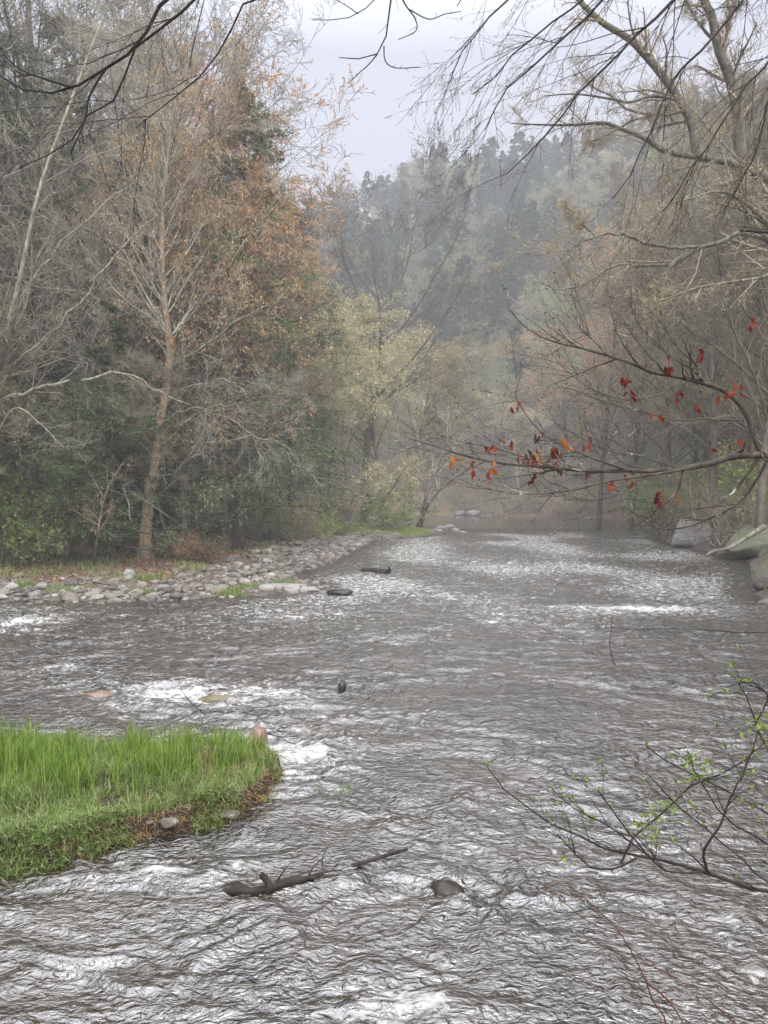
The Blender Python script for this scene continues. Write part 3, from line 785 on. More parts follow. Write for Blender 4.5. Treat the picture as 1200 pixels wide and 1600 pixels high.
# hero birch ---
g = G(301)
Db = 28.0
bx, by = at_px(224, Db)
tr = limb([np.array([bx - .02, by, float(ground_z(bx, by)) - 0.2]), (232, 780, Db), (239, 733, Db), (247, 669, Db), (256, 630, Db), (262, 589, Db), (266, 541, Db), (259, 493, Db), (255, 446, Db), (253, 382, Db), (256, 300, Db), (266, 220, Db), (272, 150, Db)], 0.23, 0.03, K=26)
tr[1][:3] *= np.array([1.3, 1.12, 1.03])
tw = [limb(p, a * .8, 0.012, K=16, wig=0.11, g=g) for p, a in [
    ([(250, 697, Db), (278, 675, 27.5), (304, 650, 27), (336, 635, 26.5), (387, 627, 26), (425, 612, 25.5)], 0.055),
    ([(255, 659, Db), (288, 640, 27.3), (323, 640, 26.6), (355, 653, 26), (403, 681, 25.6), (440, 690, 25)], 0.045),
    ([(259, 630, Db), (298, 605, 27.5), (342, 595, 27), (387, 599, 26.5), (440, 605, 26)], 0.05),
    ([(266, 575, Db), (323, 538, 27.6), (371, 503, 27.2), (419, 477, 27), (480, 430, 26.8)], 0.06),
    ([(262, 540, Db), (310, 470, 28), (360, 410, 28), (410, 340, 28), (440, 290, 28)], 0.06),
    ([(257, 470, Db), (290, 400, 28.5), (320, 320, 29), (345, 240, 29)], 0.05),
    ([(240, 748, Db), (278, 735, 27), (317, 693, 26.5), (355, 688, 26), (403, 681, 25.5), (460, 705, 25)], 0.035),
    ([(264, 600, Db), (237, 575, 27.5), (205, 560, 27)], 0.03),
    ([(262, 560, Db), (225, 500, 28.4), (190, 460, 28.7), (150, 440, 29)], 0.045),
    ([(256, 440, Db), (220, 380, 28.4), (190, 300, 28.7), (170, 240, 29)], 0.045),
    ([(255, 380, Db), (225, 300, 28), (200, 230, 28)], 0.035),
    ([(258, 640, Db), (222, 655, 27), (190, 640, 26.4), (160, 640, 26)], 0.03),
    ([(254, 350, Db), (300, 280, 28), (340, 200, 28), (370, 150, 28)], 0.04)]]
TW = stack(tw)
root = empty('birch_tree', (0, 0, 0), 0, 'birch with flaking orange-patched trunk and pale spreading limbs at the front of the left woods', 'tree')
a = MB(); a.tubes(tr[0][None], tr[1][None], 10)
put('trunk', a.build('trunk', [M['bark_birch']]), root)
a = MB(); a.tubes(*TW, 6)
l2 = spawn(*TW, 13, g, t=(0.12, 1), ang=(20, 55), L=0.36, fall=0.35, K=7, wig=0.1, trop=(0, 0, 0.03), rr=0.5, rmin=0.009)
a.tubes(*l2, 4)
put('limbs', a.build('limbs', [M['bark_pale']]), root)
l3 = spawn(*l2, 7, g, t=(0.15, 1), ang=(20, 55), L=0.5, fall=0.35, K=5, wig=0.14, rr=0.6, rmin=0.006)
up = spawn(tr[0][None, 12:], tr[1][None, 12:], 46, g, t=(0, 1), ang=(25, 50), absL=3.2, fall=0.4, K=7, wig=0.08, trop=(0, 0, 0.08), rr=0.4, rmin=0.01)
l3b = spawn(*up, 10, g, t=(0.1, 1), ang=(20, 50), L=0.42, fall=0.35, K=5, wig=0.14, trop=(0, 0, .03), rr=0.6, rmin=0.006)
L3 = (np.concatenate([l3[0], l3b[0]]), np.concatenate([l3[1], l3b[1]]))
l4 = spawn(*L3, 5, g, t=(0.1, 1), ang=(20, 60), absL=0.42, K=3, wig=0.2, rr=0.7, rmin=0.004)
c = MB(); c.tubes(*up, 4); c.tubes(*L3, 3); c.tubes(*l4, 3)
p, d = along(l4[0], 2, g); hi = p[:, 2] > 8; p = p[hi]; d = d[hi]
d = norm(d * 0.5 + np.array([0, 0, -1.]) + g.normal(size=d.shape) * 0.3); sz = g.uniform(0.04, 0.11, len(p))
V, Fq = leaf_quads(p, d, sz, sz * 0.3, g); c.add(V, Fq, 1)
put('crown', c.build('crown', [M['twig_grey'], M['bud_orange']]), root)

def authored(name, label, cat, limbs_, mats, g, lv2=(8, 0.35), lv3=(5, 0.5), lv4=(0, 0.3), trop=(0, 0, 0.03), rmins=(0.008, 0.005, 0.003), buds=None, wig=0.12, parts=('trunk', 'crown'), S=7, ang=(25, 60), flat=1.0, twt=(0.15, 1), K3=5, group=None):
    TW = stack(limbs_)
    root = empty(name, (0, 0, 0), 0, label, cat, group)
    a = MB(); a.tubes(*TW, S)
    put(parts[0], a.build(parts[0], [M[mats[0]]]), root)
    c = MB()
    l2 = spawn(*TW, lv2[0], g, t=twt, ang=ang, L=lv2[1], fall=0.35, K=7, wig=wig, trop=trop, rr=0.5, rmin=rmins[0], flat=flat); c.tubes(*l2, 4)
    last = l2
    if lv3[0]: l3 = spawn(*l2, lv3[0], g, t=(0.15, 1), ang=ang, L=lv3[1], fall=0.35, K=K3, wig=wig * 1.2, trop=trop, rr=0.6, rmin=rmins[1], flat=flat); c.tubes(*l3, 3); last = l3
    if lv4[0]: l4 = spawn(*last, lv4[0], g, t=(0.1, 1), ang=ang, absL=lv4[1], fall=0.3, K=3, wig=0.2, trop=trop, rr=0.7, rmin=rmins[2], flat=flat); c.tubes(*l4, 3); last = l4
    mm = [M[mats[1]]]
    if buds:
        n, sz0, w, bm, drop = buds
        p, d = along(last[0], n, g); d = norm(d * 0.6 + np.array([0, 0, -drop]) + g.normal(size=d.shape) * 0.35)
        sz = sz0 * g.uniform(0.6, 1.4, len(p)); V, Fq = leaf_quads(p, d, sz, sz * w, g); c.add(V, Fq, 1); mm.append(M[bm])
    put(parts[1], c.build(parts[1], mm), root)
    return root, TW, last

# pale-limbed tree coming in from the left edge
g = G(302)
x0, y0 = at_px(-60, 24)
gz = float(ground_z(x0, y0)) - 0.2
authored('bare_tree', 'leaning tree at the left edge whose long pale limb reaches right across the birch', 'tree', [
    limb([np.array([x0, y0, gz]), (-40, 760, 24), (-20, 680, 24), (0, 560, 24), (30, 440, 24), (60, 300, 24), (110, 160, 24.5), (160, 30, 25)], 0.10, 0.03, K=20),
    limb([(-14, 640, 24), (40, 610, 24.4), (100, 597, 24.8), (148, 589, 25.2), (180, 581, 25.5), (208, 586, 25.7), (237, 605, 26), (266, 618, 26.3), (298, 634, 26.5)], 0.07, 0.02, K=20, wig=.12, g=g),
    limb([(-10, 600, 24), (60, 540, 24), (120, 480, 24), (180, 400, 24), (250, 330, 24), (300, 290, 24)], 0.045, 0.012, K=20, wig=.12, g=g),
    limb([(10, 500, 24), (80, 400, 24), (150, 330, 24), (230, 270, 24.5)], 0.04, 0.012, K=20, wig=.12, g=g),
    limb([(-25, 720, 24), (20, 640, 23), (60, 660, 22.5), (100, 700, 22)], 0.04, 0.012, K=20),
    limb([(0, 560, 24), (40, 480, 23), (60, 400, 22.5), (130, 330, 22)], 0.035, 0.01, K=20)],
    ('bark_pale', 'twig_grey'), g, lv2=(12, 0.3), lv3=(7, 0.5), lv4=(4, 0.35), buds=(1, 0.05, 0.4, 'bud_brown', 0.6))
# dark leaning tree
g = G(303)
x0, y0 = at_px(118, 29)
authored('bare_tree', 'dark trunk leaning right between the left-edge tree and the birch', 'tree', [
    limb([np.array([x0, y0, float(ground_z(x0, y0)) - .2]), (132, 675, 29), (157, 605, 29), (176, 557, 29), (190, 487, 29), (208, 423, 29), (240, 330, 29), (260, 220, 29)], 0.14, 0.03, K=20),
    limb([(172, 560, 29), (210, 510, 28.6), (230, 450, 28.3), (258, 440, 28)], 0.04, 0.012, K=20),
    limb([(157, 605, 29), (130, 540, 29), (120, 440, 29), (90, 360, 29)], 0.05, 0.012, K=20)],
    ('bark_dark', 'twig_grey'), g, lv2=(14, 0.3), lv3=(6, 0.5), lv4=(4, 0.35))
# leaning pole, small crooked stems at the forest edge
g = G(304)
def endg(px, py):
    q = gnd(px, py); q[2] -= 0.05; return q
authored('leaning_pole', 'long pale dead pole slanting down across the birch trunk to the leaf litter', 'dead tree', [
    limb([endg(306, 838), (266, 809, 27.4), (227, 783, 27.2), (180, 758, 27), (132, 745, 26.8)], 0.045, 0.015, K=14)], ('bark_pale', 'bark_pale'), g, lv2=(3, 0.15), lv3=(0, 0))
authored('bare_tree', 'small crooked pale stem just left of the birch base', 'small tree', [
    limb([endg(205, 850), (208, 820, 26), (198, 800, 26), (203, 780, 26), (190, 755, 26)], 0.07, 0.02, K=14)], ('bark_pale', 'twig_grey'), g, lv2=(6, 0.4), lv3=(4, 0.4))
authored('bare_tree', 'rusty-leaved sapling on the leaf litter with thin forked stem', 'small tree', [
    limb([endg(146, 885), (152, 840, 23.5), (158, 800, 23.5), (170, 760, 23.5), (195, 720, 23.5)], 0.05, 0.015, K=14),
    limb([(152, 840, 23.5), (140, 810, 23.5), (132, 790, 23.5)], 0.025, 0.01, K=14)], ('bark_grey', 'twig_brown'), g, lv2=(12, 0.3), lv3=(5, 0.4), buds=(3, 0.07, 0.6, 'rust_leaf', 0.2))
authored('fallen_branch', 'dark fallen branch leaning on the ground below the left woods', 'branch', [
    limb([endg(310, 838), (340, 826, 28), (375, 808, 27.6), (405, 792, 27.2)], 0.06, 0.02, K=14)], ('bark_dark', 'bark_dark'), g, lv2=(5, 0.3), lv3=(3, 0.4))
authored('driftwood_branch', 'grey driftwood branch with forked tips lying on the gravel bar', 'driftwood', [
    limb([endg(380, 872), endg(420, 871) + np.array([0, 0, .12]), endg(460, 867) + np.array([0, 0, .15]), endg(490, 864) + np.array([0, 0, .35])], 0.07, 0.03, K=14),
    limb([endg(460, 867) + np.array([0, 0, .15]), endg(478, 860) + np.array([0, 0, .3]), endg(488, 856) + np.array([0, 0, .5])], 0.04, 0.015, K=14),
    limb([endg(478, 868) + np.array([0, 0, .1]), endg(492, 862) + np.array([0, 0, .35]), endg(505, 855) + np.array([0, 0, .5])], 0.035, 0.012, K=14)], ('bark_grey', 'bark_grey'), g, lv2=(3, 0.25), lv3=(0, 0))
# leaning twin tree on the point
authored('bare_tree', 'slender twin-stemmed tree leaning right over the water at the tip of the point', 'tree', [
    limb([endg(655, 822), (668, 790, 57), (690, 762, 56.6), (720, 740, 56), (742, 722, 55.5)], 0.30, 0.06, K=14),
    limb([endg(657, 822), (664, 785, 57), (672, 755, 57), (690, 715, 57), (703, 672, 57), (708, 620, 57)], 0.24, 0.05, K=14),
    limb([(668, 790, 57), (660, 740, 57), (655, 700, 57), (640, 650, 57)], 0.12, 0.04, K=14)],
    ('bark_grey', 'twig_grey'), g, lv2=(9, 0.35), lv3=(6, 0.45), lv4=(3, 0.5), rmins=(0.02, 0.014, 0.01))

# ---- right bank: mossy trees
g = G(305)
Dr = 24.0
base = np.array([14.6, 24.6, float(ground_z(14.6, 24.6)) - 0.3])
root, TWm, lastm = authored('leaning_tree', 'mossy tree lying out over the river with two upright limbs against the sky', 'tree', [
    limb([base, (1290, 560, Dr), (1262, 400, Dr), (1225, 300, Dr), (1165, 264, Dr), (1137, 252, Dr), (1112, 250, Dr), (1075, 243, Dr), (1050, 240, Dr)], 0.30, 0.09, K=26),
    limb([(1088, 246, Dr), (1086, 225, Dr), (1080, 190, Dr), (1060, 155, Dr), (1035, 118, Dr), (1007, 85, Dr), (982, 60, Dr), (945, 38, Dr), (922, 18, Dr), (905, 0, Dr), (880, -40, Dr)], 0.15, 0.07, K=26),
    limb([(1160, 262, Dr), (1157, 240, Dr), (1152, 175, Dr), (1140, 120, Dr), (1125, 82, Dr), (1117, 50, Dr), (1112, 25, Dr), (1100, 0, Dr), (1085, -50, Dr)], 0.20, 0.1, K=26),
    limb([(1128, 78, Dr), (1138, 38, Dr), (1148, 0, Dr), (1150, -50, Dr)], 0.1, 0.06, K=26),
    limb([(1112, 60, Dr), (1095, 40, Dr), (1070, 0, Dr)], 0.05, 0.03, K=26),
    limb([(1058, 156, Dr), (1020, 150, Dr - .2), (983, 160, Dr - .4), (957, 155, Dr - .5), (900, 147, Dr - .6), (850, 150, Dr - .8)], 0.06, 0.015, K=26),
    limb([(1040, 238, Dr), (1005, 215, Dr), (967, 200, Dr), (942, 192, Dr), (900, 195, Dr), (850, 195, Dr), (798, 193, Dr)], 0.085, 0.015, K=26),
    limb([(967, 201, Dr), (985, 190, Dr), (1017, 180, Dr), (1040, 172, Dr)], 0.04, 0.02, K=26),
    limb([(1017, 180, Dr), (995, 175, Dr), (975, 168, Dr), (955, 150, Dr), (925, 135, Dr), (900, 105, Dr)], 0.045, 0.012, K=26),
    limb([(1120, 250, Dr - .3), (1095, 262, Dr - .6), (1070, 262, Dr - .8), (1040, 275, Dr - 1)], 0.06, 0.015, K=26),
    limb([(967, 200, Dr), (940, 215, Dr - .3), (912, 225, Dr - .5)], 0.04, 0.012, K=26)],
    ('bark_moss', 'twig_brown'), g, lv2=(13, 0.26), lv3=(7, 0.45), lv4=(4, 0.3), trop=(0, 0, 0.0), buds=(1, 0.045, 0.5, 'bud_brown', 0.8), rmins=(0.012, 0.008, 0.005), S=8)
g = G(306)
Dq = 21.0
base = np.array([13.2, 21.4, float(ground_z(13.2, 21.4)) - 0.3])
authored('leaning_tree', 'right edge tree with pale arching limbs reaching over the river at mid height', 'tree', [
    limb([base, (1330, 600, Dq), (1290, 450, Dq), (1240, 390, Dq), (1200, 375, Dq), (1167, 370, Dq), (1120, 380, Dq), (1087, 393, Dq), (1060, 405, Dq), (1030, 415, Dq), (987, 413, Dq), (950, 418, Dq - .3), (923, 433, Dq - .5), (880, 450, Dq - .7), (847, 447, Dq - .9)], 0.15, 0.015, K=34, wig=.12, g=g),
    limb([(1110, 383, Dq), (1060, 388, Dq - .2), (1007, 380, Dq - .4), (980, 368, Dq - .5), (940, 367, Dq - .6), (910, 378, Dq - .7), (880, 392, Dq - .8), (843, 397, Dq - 1), (800, 393, Dq - 1.1)], 0.05, 0.012, K=34, wig=.12, g=g),
    limb([(1075, 397, Dq), (1047, 417, Dq), (1040, 437, Dq), (1033, 457, Dq), (1017, 497, Dq)], 0.09, 0.05, K=34),
    limb([(930, 368, Dq - .6), (912, 352, Dq - .7), (900, 335, Dq - .8), (880, 320, Dq - .9)], 0.03, 0.01, K=34),
    limb([(1230, 385, Dq), (1180, 330, Dq - .5), (1130, 300, Dq - .9), (1080, 310, Dq - 1.2), (1010, 330, Dq - 1.5)], 0.07, 0.012, K=34),
    limb([(1250, 395, Dq), (1200, 430, Dq - .5), (1150, 440, Dq - .9), (1090, 450, Dq - 1.2), (1020, 475, Dq - 1.5)], 0.07, 0.012, K=34),
    limb([(1200, 375, Dq), (1150, 300, Dq + .3), (1120, 220, Dq + .6), (1070, 160, Dq + .8)], 0.06, 0.012, K=34)],
    ('bark_pale', 'twig_brown'), g, lv2=(14, 0.22), lv3=(7, 0.45), lv4=(3, 0.3), trop=(0, 0, -0.01), buds=(2, 0.06, 0.5, 'bud_brown', 0.8), rmins=(0.010, 0.007, 0.005))

# ---- near overhanging trees (their trunks stand outside the frame)
g = G(307)
base = np.array([5.4, 6.2, float(ground_z(5.4, 6.2)) - 0.3]); Do = 6.0
oak_l = [
    limb([np.array([5.2, 6.15, 2.75]), (1420, 718, Do + .1), (1300, 714, Do), (1200, 712, Do), (1150, 712, Do), (1120, 722, Do), (1080, 730, Do), (1025, 736, Do), (980, 735, Do), (920, 736, Do), (860, 730, 5.9), (790, 725, 5.8), (725, 712, 5.7), (680, 697, 5.65), (637, 685, 5.6)], 0.045, 0.003, K=40),
    limb([(1172, 708, Do), (1177, 680, Do), (1170, 655, Do), (1155, 630, Do), (1130, 610, Do), (1100, 599, 5.95), (1050, 587, 5.9), (1020, 582, 5.88), (980, 565, 5.85), (920, 547, 5.8), (860, 532, 5.75), (820, 510, 5.7), (792, 480, 5.65)], 0.026, 0.003, K=40),
    limb([(1080, 731, Do), (1025, 741, 5.9), (950, 752, 5.8), (900, 765, 5.7), (835, 772, 5.6), (790, 770, 5.5), (745, 758, 5.4)], 0.012, 0.0025, K=40),
    limb([(1025, 737, Do), (990, 755, 5.95), (960, 775, 5.9), (920, 782, 5.85), (880, 778, 5.8)], 0.008, 0.0025, K=40),
    limb([(1067, 735, Do), (1063, 755, 6.0), (1057, 770, 6.05), (1035, 790, 6.1), (1020, 803, 6.1), (1015, 822, 6.1)], 0.008, 0.003, K=40),
    limb([(1200, 714, Do), (1185, 745, 6.1), (1155, 785, 6.2), (1105, 812, 6.2), (1065, 825, 6.2), (1025, 825, 6.2), (995, 805, 6.2), (975, 790, 6.2)], 0.012, 0.003, K=40),
    limb([(1065, 594, 5.9), (1035, 615, 5.8), (980, 625, 5.7), (920, 605, 5.6), (870, 565, 5.5)], 0.007, 0.0025, K=40),
    limb([(1155, 657, Do), (1100, 655, 5.9), (1050, 655, 5.8), (990, 640, 5.7), (950, 630, 5.65), (885, 605, 5.6)], 0.009, 0.0025, K=40),
    limb([(980, 735, Do), (920, 714, 5.9), (880, 695, 5.85), (850, 680, 5.8), (820, 645, 5.75), (803, 612, 5.7)], 0.009, 0.0025, K=40),
    limb([(1060, 732, Do), (1000, 712, 5.9), (950, 705, 5.8), (900, 680, 5.7), (860, 655, 5.6)], 0.007, 0.0025, K=40),
    limb([(1050, 588, 5.9), (1045, 560, 5.95), (1030, 540, 6.0), (1000, 510, 6.0), (985, 475, 6.0)], 0.007, 0.0025, K=40),
    limb([(1110, 603, Do), (1095, 575, 6.1), (1060, 545, 6.2), (1030, 500, 6.3), (1000, 470, 6.4)], 0.007, 0.0025, K=40),
    limb([(880, 735, 5.9), (820, 715, 5.85), (770, 700, 5.8), (720, 690, 5.7), (690, 680, 5.7)], 0.006, 0.002, K=40),
    limb([(950, 555, 5.8), (930, 535, 5.8), (905, 510, 5.8), (895, 485, 5.8)], 0.005, 0.002, K=40)]
oakroot = empty('oak_tree', (0, 0, 0), 0, 'oak with dark lichened limbs and hanging red leaves reaching in from the right edge', 'tree')
trunk = resample(np.array([base, base + np.array([-.05, 0, 2]), base + np.array([-.15, -.05, 4.5]), base + np.array([.1, 0, 9])]), 14)
a = MB(); a.tubes(trunk[None], np.linspace(0.2, 0.13, 14)[None], 12); put('trunk', a.build('trunk', [M['bark_oak']]), oakroot)
OT = stack(oak_l)
a = MB(); a.tubes(*OT, 8)
put('limbs', a.build('limbs', [M['bark_oak']]), oakroot)
l2 = spawn(*OT, np.array([20] + [13] * (len(oak_l) - 1)), g, t=(0.25, 1), ang=(25, 55), absL=0.62, fall=0.4, K=7, wig=0.14, trop=(-0.03, 0, 0.03), rr=0.6, rmin=0.0022, flat=0.9)
l3 = spawn(*l2, 3, g, t=(0.2, 0.95), ang=(25, 60), L=0.42, fall=0.3, K=4, wig=0.14, trop=(0, 0, 0.04), rr=0.7, rmin=0.0016)
c = MB(); c.tubes(*l2, 4); c.tubes(*l3, 3)
tips = np.concatenate([l2[0][:, -1], l3[0][:, -1]]); dd = norm(np.concatenate([l2[0][:, -1] - l2[0][:, -2], l3[0][:, -1] - l3[0][:, -2]]))
for k in range(3):
    d = norm(dd + g.normal(size=dd.shape) * 0.35); V, Fq = leaf_quads(tips, d, 0.016, 0.008, g); c.add(V, Fq, 0)
put('twigs', c.build('twigs', [M['bark_oak']]), oakroot)
# red leaves: lobed outline, several hanging per cluster
def oak_leaf(g, size):
    n = 5; t = np.linspace(0, 1, 2 * n + 1)
    w = np.where(np.arange(2 * n + 1) % 2 == 1, 1.0, 0.42) * np.sin(np.pi * (t * 0.86 + 0.09)) * 0.36
    ctr = np.stack([np.zeros_like(t), t, -0.25 * t * t + g.normal() * .1 * t], 1)
    curl = g.uniform(0.3, 1.3)
    Lf = ctr + np.stack([-w, 0 * t + .03 * (w > .2), curl * w], 1); Rt = ctr + np.stack([w, 0 * t + .03 * (w > .2), curl * w], 1)
    V = np.concatenate([Lf, ctr, Rt]) * size; m = len(t)
    i = np.arange(m - 1)
    F = np.concatenate([np.stack([i, i + m, i + m + 1, i + 1], 1), np.stack([i + m, i + 2 * m, i + 2 * m + 1, i + m + 1], 1)])
    return V, F
def basis(d, g):
    y = norm(d); x = norm(np.cross(y, g.normal(size=3))); z = np.cross(x, y); return np.stack([x, y, z])
c = MB()
allp = np.concatenate([OT[0].reshape(-1, 3), l2[0].reshape(-1, 3), l3[0].reshape(-1, 3)])
proj = np.stack([600 + FPX * allp[:, 0] / allp[:, 1], HY - FPX * (allp[:, 2] - CAM_H) / allp[:, 1]], 1)
for u, v_, n_, om in [(900,185,4,0),(825,197,2,0),(740,238,3,0),(765,287,2,0),(918,297,4,0),(965,335,2,0),(850,342,2,0),(1105,275,4,0),(1060,290,2,0),(1115,437,4,0),(425,320,3,0),(335,450,4,0),(390,435,2,0),(480,415,2,0),
        (205,480,3,1),(345,508,3,1),(330,543,2,0),(465,490,6,0),(440,485,4,0),(535,475,7,0),(570,447,4,1),(640,440,3,0),(540,515,2,0),(460,555,3,0),(775,540,3,0),(630,530,2,0),(710,565,2,0),(858,598,4,0),(918,608,2,1),(990,155,2,0),(1165,60,3,0),(285,520,2,0),(475,495,4,1),(1020,440,1,0)]:
    px, py = 600 + u / 2, 480 + v_ / 2 - 8
    i = np.argmin(np.hypot(proj[:, 0] - px, proj[:, 1] - py)); a0 = allp[i]
    tgt = P(px, py, a0[1])
    if np.linalg.norm(tgt - a0) > 0.03:
        q = resample(np.array([a0, (a0 + tgt) / 2 + np.array([0, 0, .01]), tgt]), 5); c.tubes(q[None], np.full((1, 5), 0.0016), 3, 2)
    for k in range(int(n_ * 1.5)):
        V, Fq = oak_leaf(g, g.uniform(0.04, 0.072) * (0.8 if om else 1))
        d = np.array([g.normal() * 0.45, g.normal() * 0.45, -1.0 + g.normal() * .3])
        c.add(V @ basis(d, g) + tgt + g.normal(size=3) * 0.028, Fq, 1 if om else 0)
put('leaves', c.build('leaves', [M['oak_leaf'], M['oak_orange'], M['bark_oak']]), oakroot)

# drooping birch from the upper right
g = G(308)
base = np.array([8.2, 9.6, float(ground_z(8.2, 9.6)) - 0.3]); 
def dl(pts, r0, r1=0.006): return limb(pts, r0, r1, K=22, wig=0.05, g=g)
hub = P(1330, -330, 9.5)
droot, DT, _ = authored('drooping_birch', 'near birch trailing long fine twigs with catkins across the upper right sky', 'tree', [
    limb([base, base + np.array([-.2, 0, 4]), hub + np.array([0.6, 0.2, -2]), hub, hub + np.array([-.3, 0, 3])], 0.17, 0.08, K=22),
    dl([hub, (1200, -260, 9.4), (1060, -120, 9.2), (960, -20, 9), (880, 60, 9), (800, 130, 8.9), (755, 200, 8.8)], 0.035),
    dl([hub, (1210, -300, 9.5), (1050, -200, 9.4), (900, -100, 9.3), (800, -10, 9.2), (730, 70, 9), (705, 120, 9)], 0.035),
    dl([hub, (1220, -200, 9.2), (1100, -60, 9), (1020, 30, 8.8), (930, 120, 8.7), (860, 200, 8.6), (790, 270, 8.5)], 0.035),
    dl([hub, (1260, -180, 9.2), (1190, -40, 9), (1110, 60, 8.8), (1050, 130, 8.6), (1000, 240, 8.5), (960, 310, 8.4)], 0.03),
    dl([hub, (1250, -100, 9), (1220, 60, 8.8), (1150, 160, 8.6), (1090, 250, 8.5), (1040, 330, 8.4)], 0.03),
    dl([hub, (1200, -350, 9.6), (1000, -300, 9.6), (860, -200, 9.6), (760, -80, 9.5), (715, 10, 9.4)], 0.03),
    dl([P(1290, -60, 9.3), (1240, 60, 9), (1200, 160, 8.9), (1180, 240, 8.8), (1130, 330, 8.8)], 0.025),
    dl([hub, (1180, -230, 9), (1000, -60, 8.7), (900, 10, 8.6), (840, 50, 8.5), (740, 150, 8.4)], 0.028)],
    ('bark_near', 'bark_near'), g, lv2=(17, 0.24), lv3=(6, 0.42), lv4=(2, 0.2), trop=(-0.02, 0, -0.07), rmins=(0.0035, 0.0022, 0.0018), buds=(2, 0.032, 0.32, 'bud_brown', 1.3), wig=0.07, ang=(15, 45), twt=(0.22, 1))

# dark near branch top left
g = G(309)
base = np.array([-4.6, 3.6, 0.0]); base = np.array([-4.2, 1.2, float(ground_z(-4.2, 1.2)) - 0.3]); hub = np.array([-2.6, 4.2, 8.4])
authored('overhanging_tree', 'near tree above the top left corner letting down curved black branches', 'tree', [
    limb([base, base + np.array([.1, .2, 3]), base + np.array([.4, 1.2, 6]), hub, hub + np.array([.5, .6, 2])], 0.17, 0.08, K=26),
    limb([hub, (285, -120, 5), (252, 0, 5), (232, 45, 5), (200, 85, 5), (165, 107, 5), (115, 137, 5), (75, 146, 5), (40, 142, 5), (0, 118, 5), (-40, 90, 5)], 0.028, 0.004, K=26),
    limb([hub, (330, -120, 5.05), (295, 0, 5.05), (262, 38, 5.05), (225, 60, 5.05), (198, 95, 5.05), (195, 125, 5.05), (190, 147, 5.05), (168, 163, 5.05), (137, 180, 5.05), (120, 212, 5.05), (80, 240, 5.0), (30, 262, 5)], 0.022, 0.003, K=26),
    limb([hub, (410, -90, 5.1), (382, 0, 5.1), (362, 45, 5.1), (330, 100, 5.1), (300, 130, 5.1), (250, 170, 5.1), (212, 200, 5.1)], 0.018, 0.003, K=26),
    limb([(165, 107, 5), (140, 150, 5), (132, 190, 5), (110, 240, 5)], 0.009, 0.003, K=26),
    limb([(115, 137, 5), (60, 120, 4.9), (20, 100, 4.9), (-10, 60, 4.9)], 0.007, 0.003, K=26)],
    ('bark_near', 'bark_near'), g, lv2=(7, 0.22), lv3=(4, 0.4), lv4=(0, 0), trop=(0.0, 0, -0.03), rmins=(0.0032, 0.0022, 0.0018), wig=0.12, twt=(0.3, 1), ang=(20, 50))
g = G(310)
hub2 = np.array([0.4, 4.4, 7.5])
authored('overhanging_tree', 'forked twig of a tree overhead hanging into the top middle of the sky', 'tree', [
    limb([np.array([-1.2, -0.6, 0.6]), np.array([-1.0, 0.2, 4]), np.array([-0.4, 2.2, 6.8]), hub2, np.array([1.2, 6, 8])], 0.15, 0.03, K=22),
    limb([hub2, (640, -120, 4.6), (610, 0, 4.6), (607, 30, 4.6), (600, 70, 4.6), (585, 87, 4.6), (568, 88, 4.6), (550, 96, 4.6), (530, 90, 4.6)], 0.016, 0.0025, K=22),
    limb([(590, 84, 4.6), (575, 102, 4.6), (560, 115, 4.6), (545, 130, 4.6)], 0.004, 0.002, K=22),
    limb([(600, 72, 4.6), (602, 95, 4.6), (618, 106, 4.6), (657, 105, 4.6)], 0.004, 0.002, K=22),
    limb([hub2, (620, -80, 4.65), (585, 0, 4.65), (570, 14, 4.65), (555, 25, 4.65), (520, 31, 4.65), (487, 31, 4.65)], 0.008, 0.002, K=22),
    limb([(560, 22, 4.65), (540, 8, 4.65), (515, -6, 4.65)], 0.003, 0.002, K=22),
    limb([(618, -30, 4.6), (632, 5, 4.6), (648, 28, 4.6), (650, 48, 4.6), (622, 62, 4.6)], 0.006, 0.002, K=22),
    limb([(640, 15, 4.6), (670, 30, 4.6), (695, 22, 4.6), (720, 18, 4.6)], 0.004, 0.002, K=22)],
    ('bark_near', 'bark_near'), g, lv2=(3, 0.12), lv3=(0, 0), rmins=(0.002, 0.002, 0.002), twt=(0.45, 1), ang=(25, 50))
print('authored', time.time() - T0)

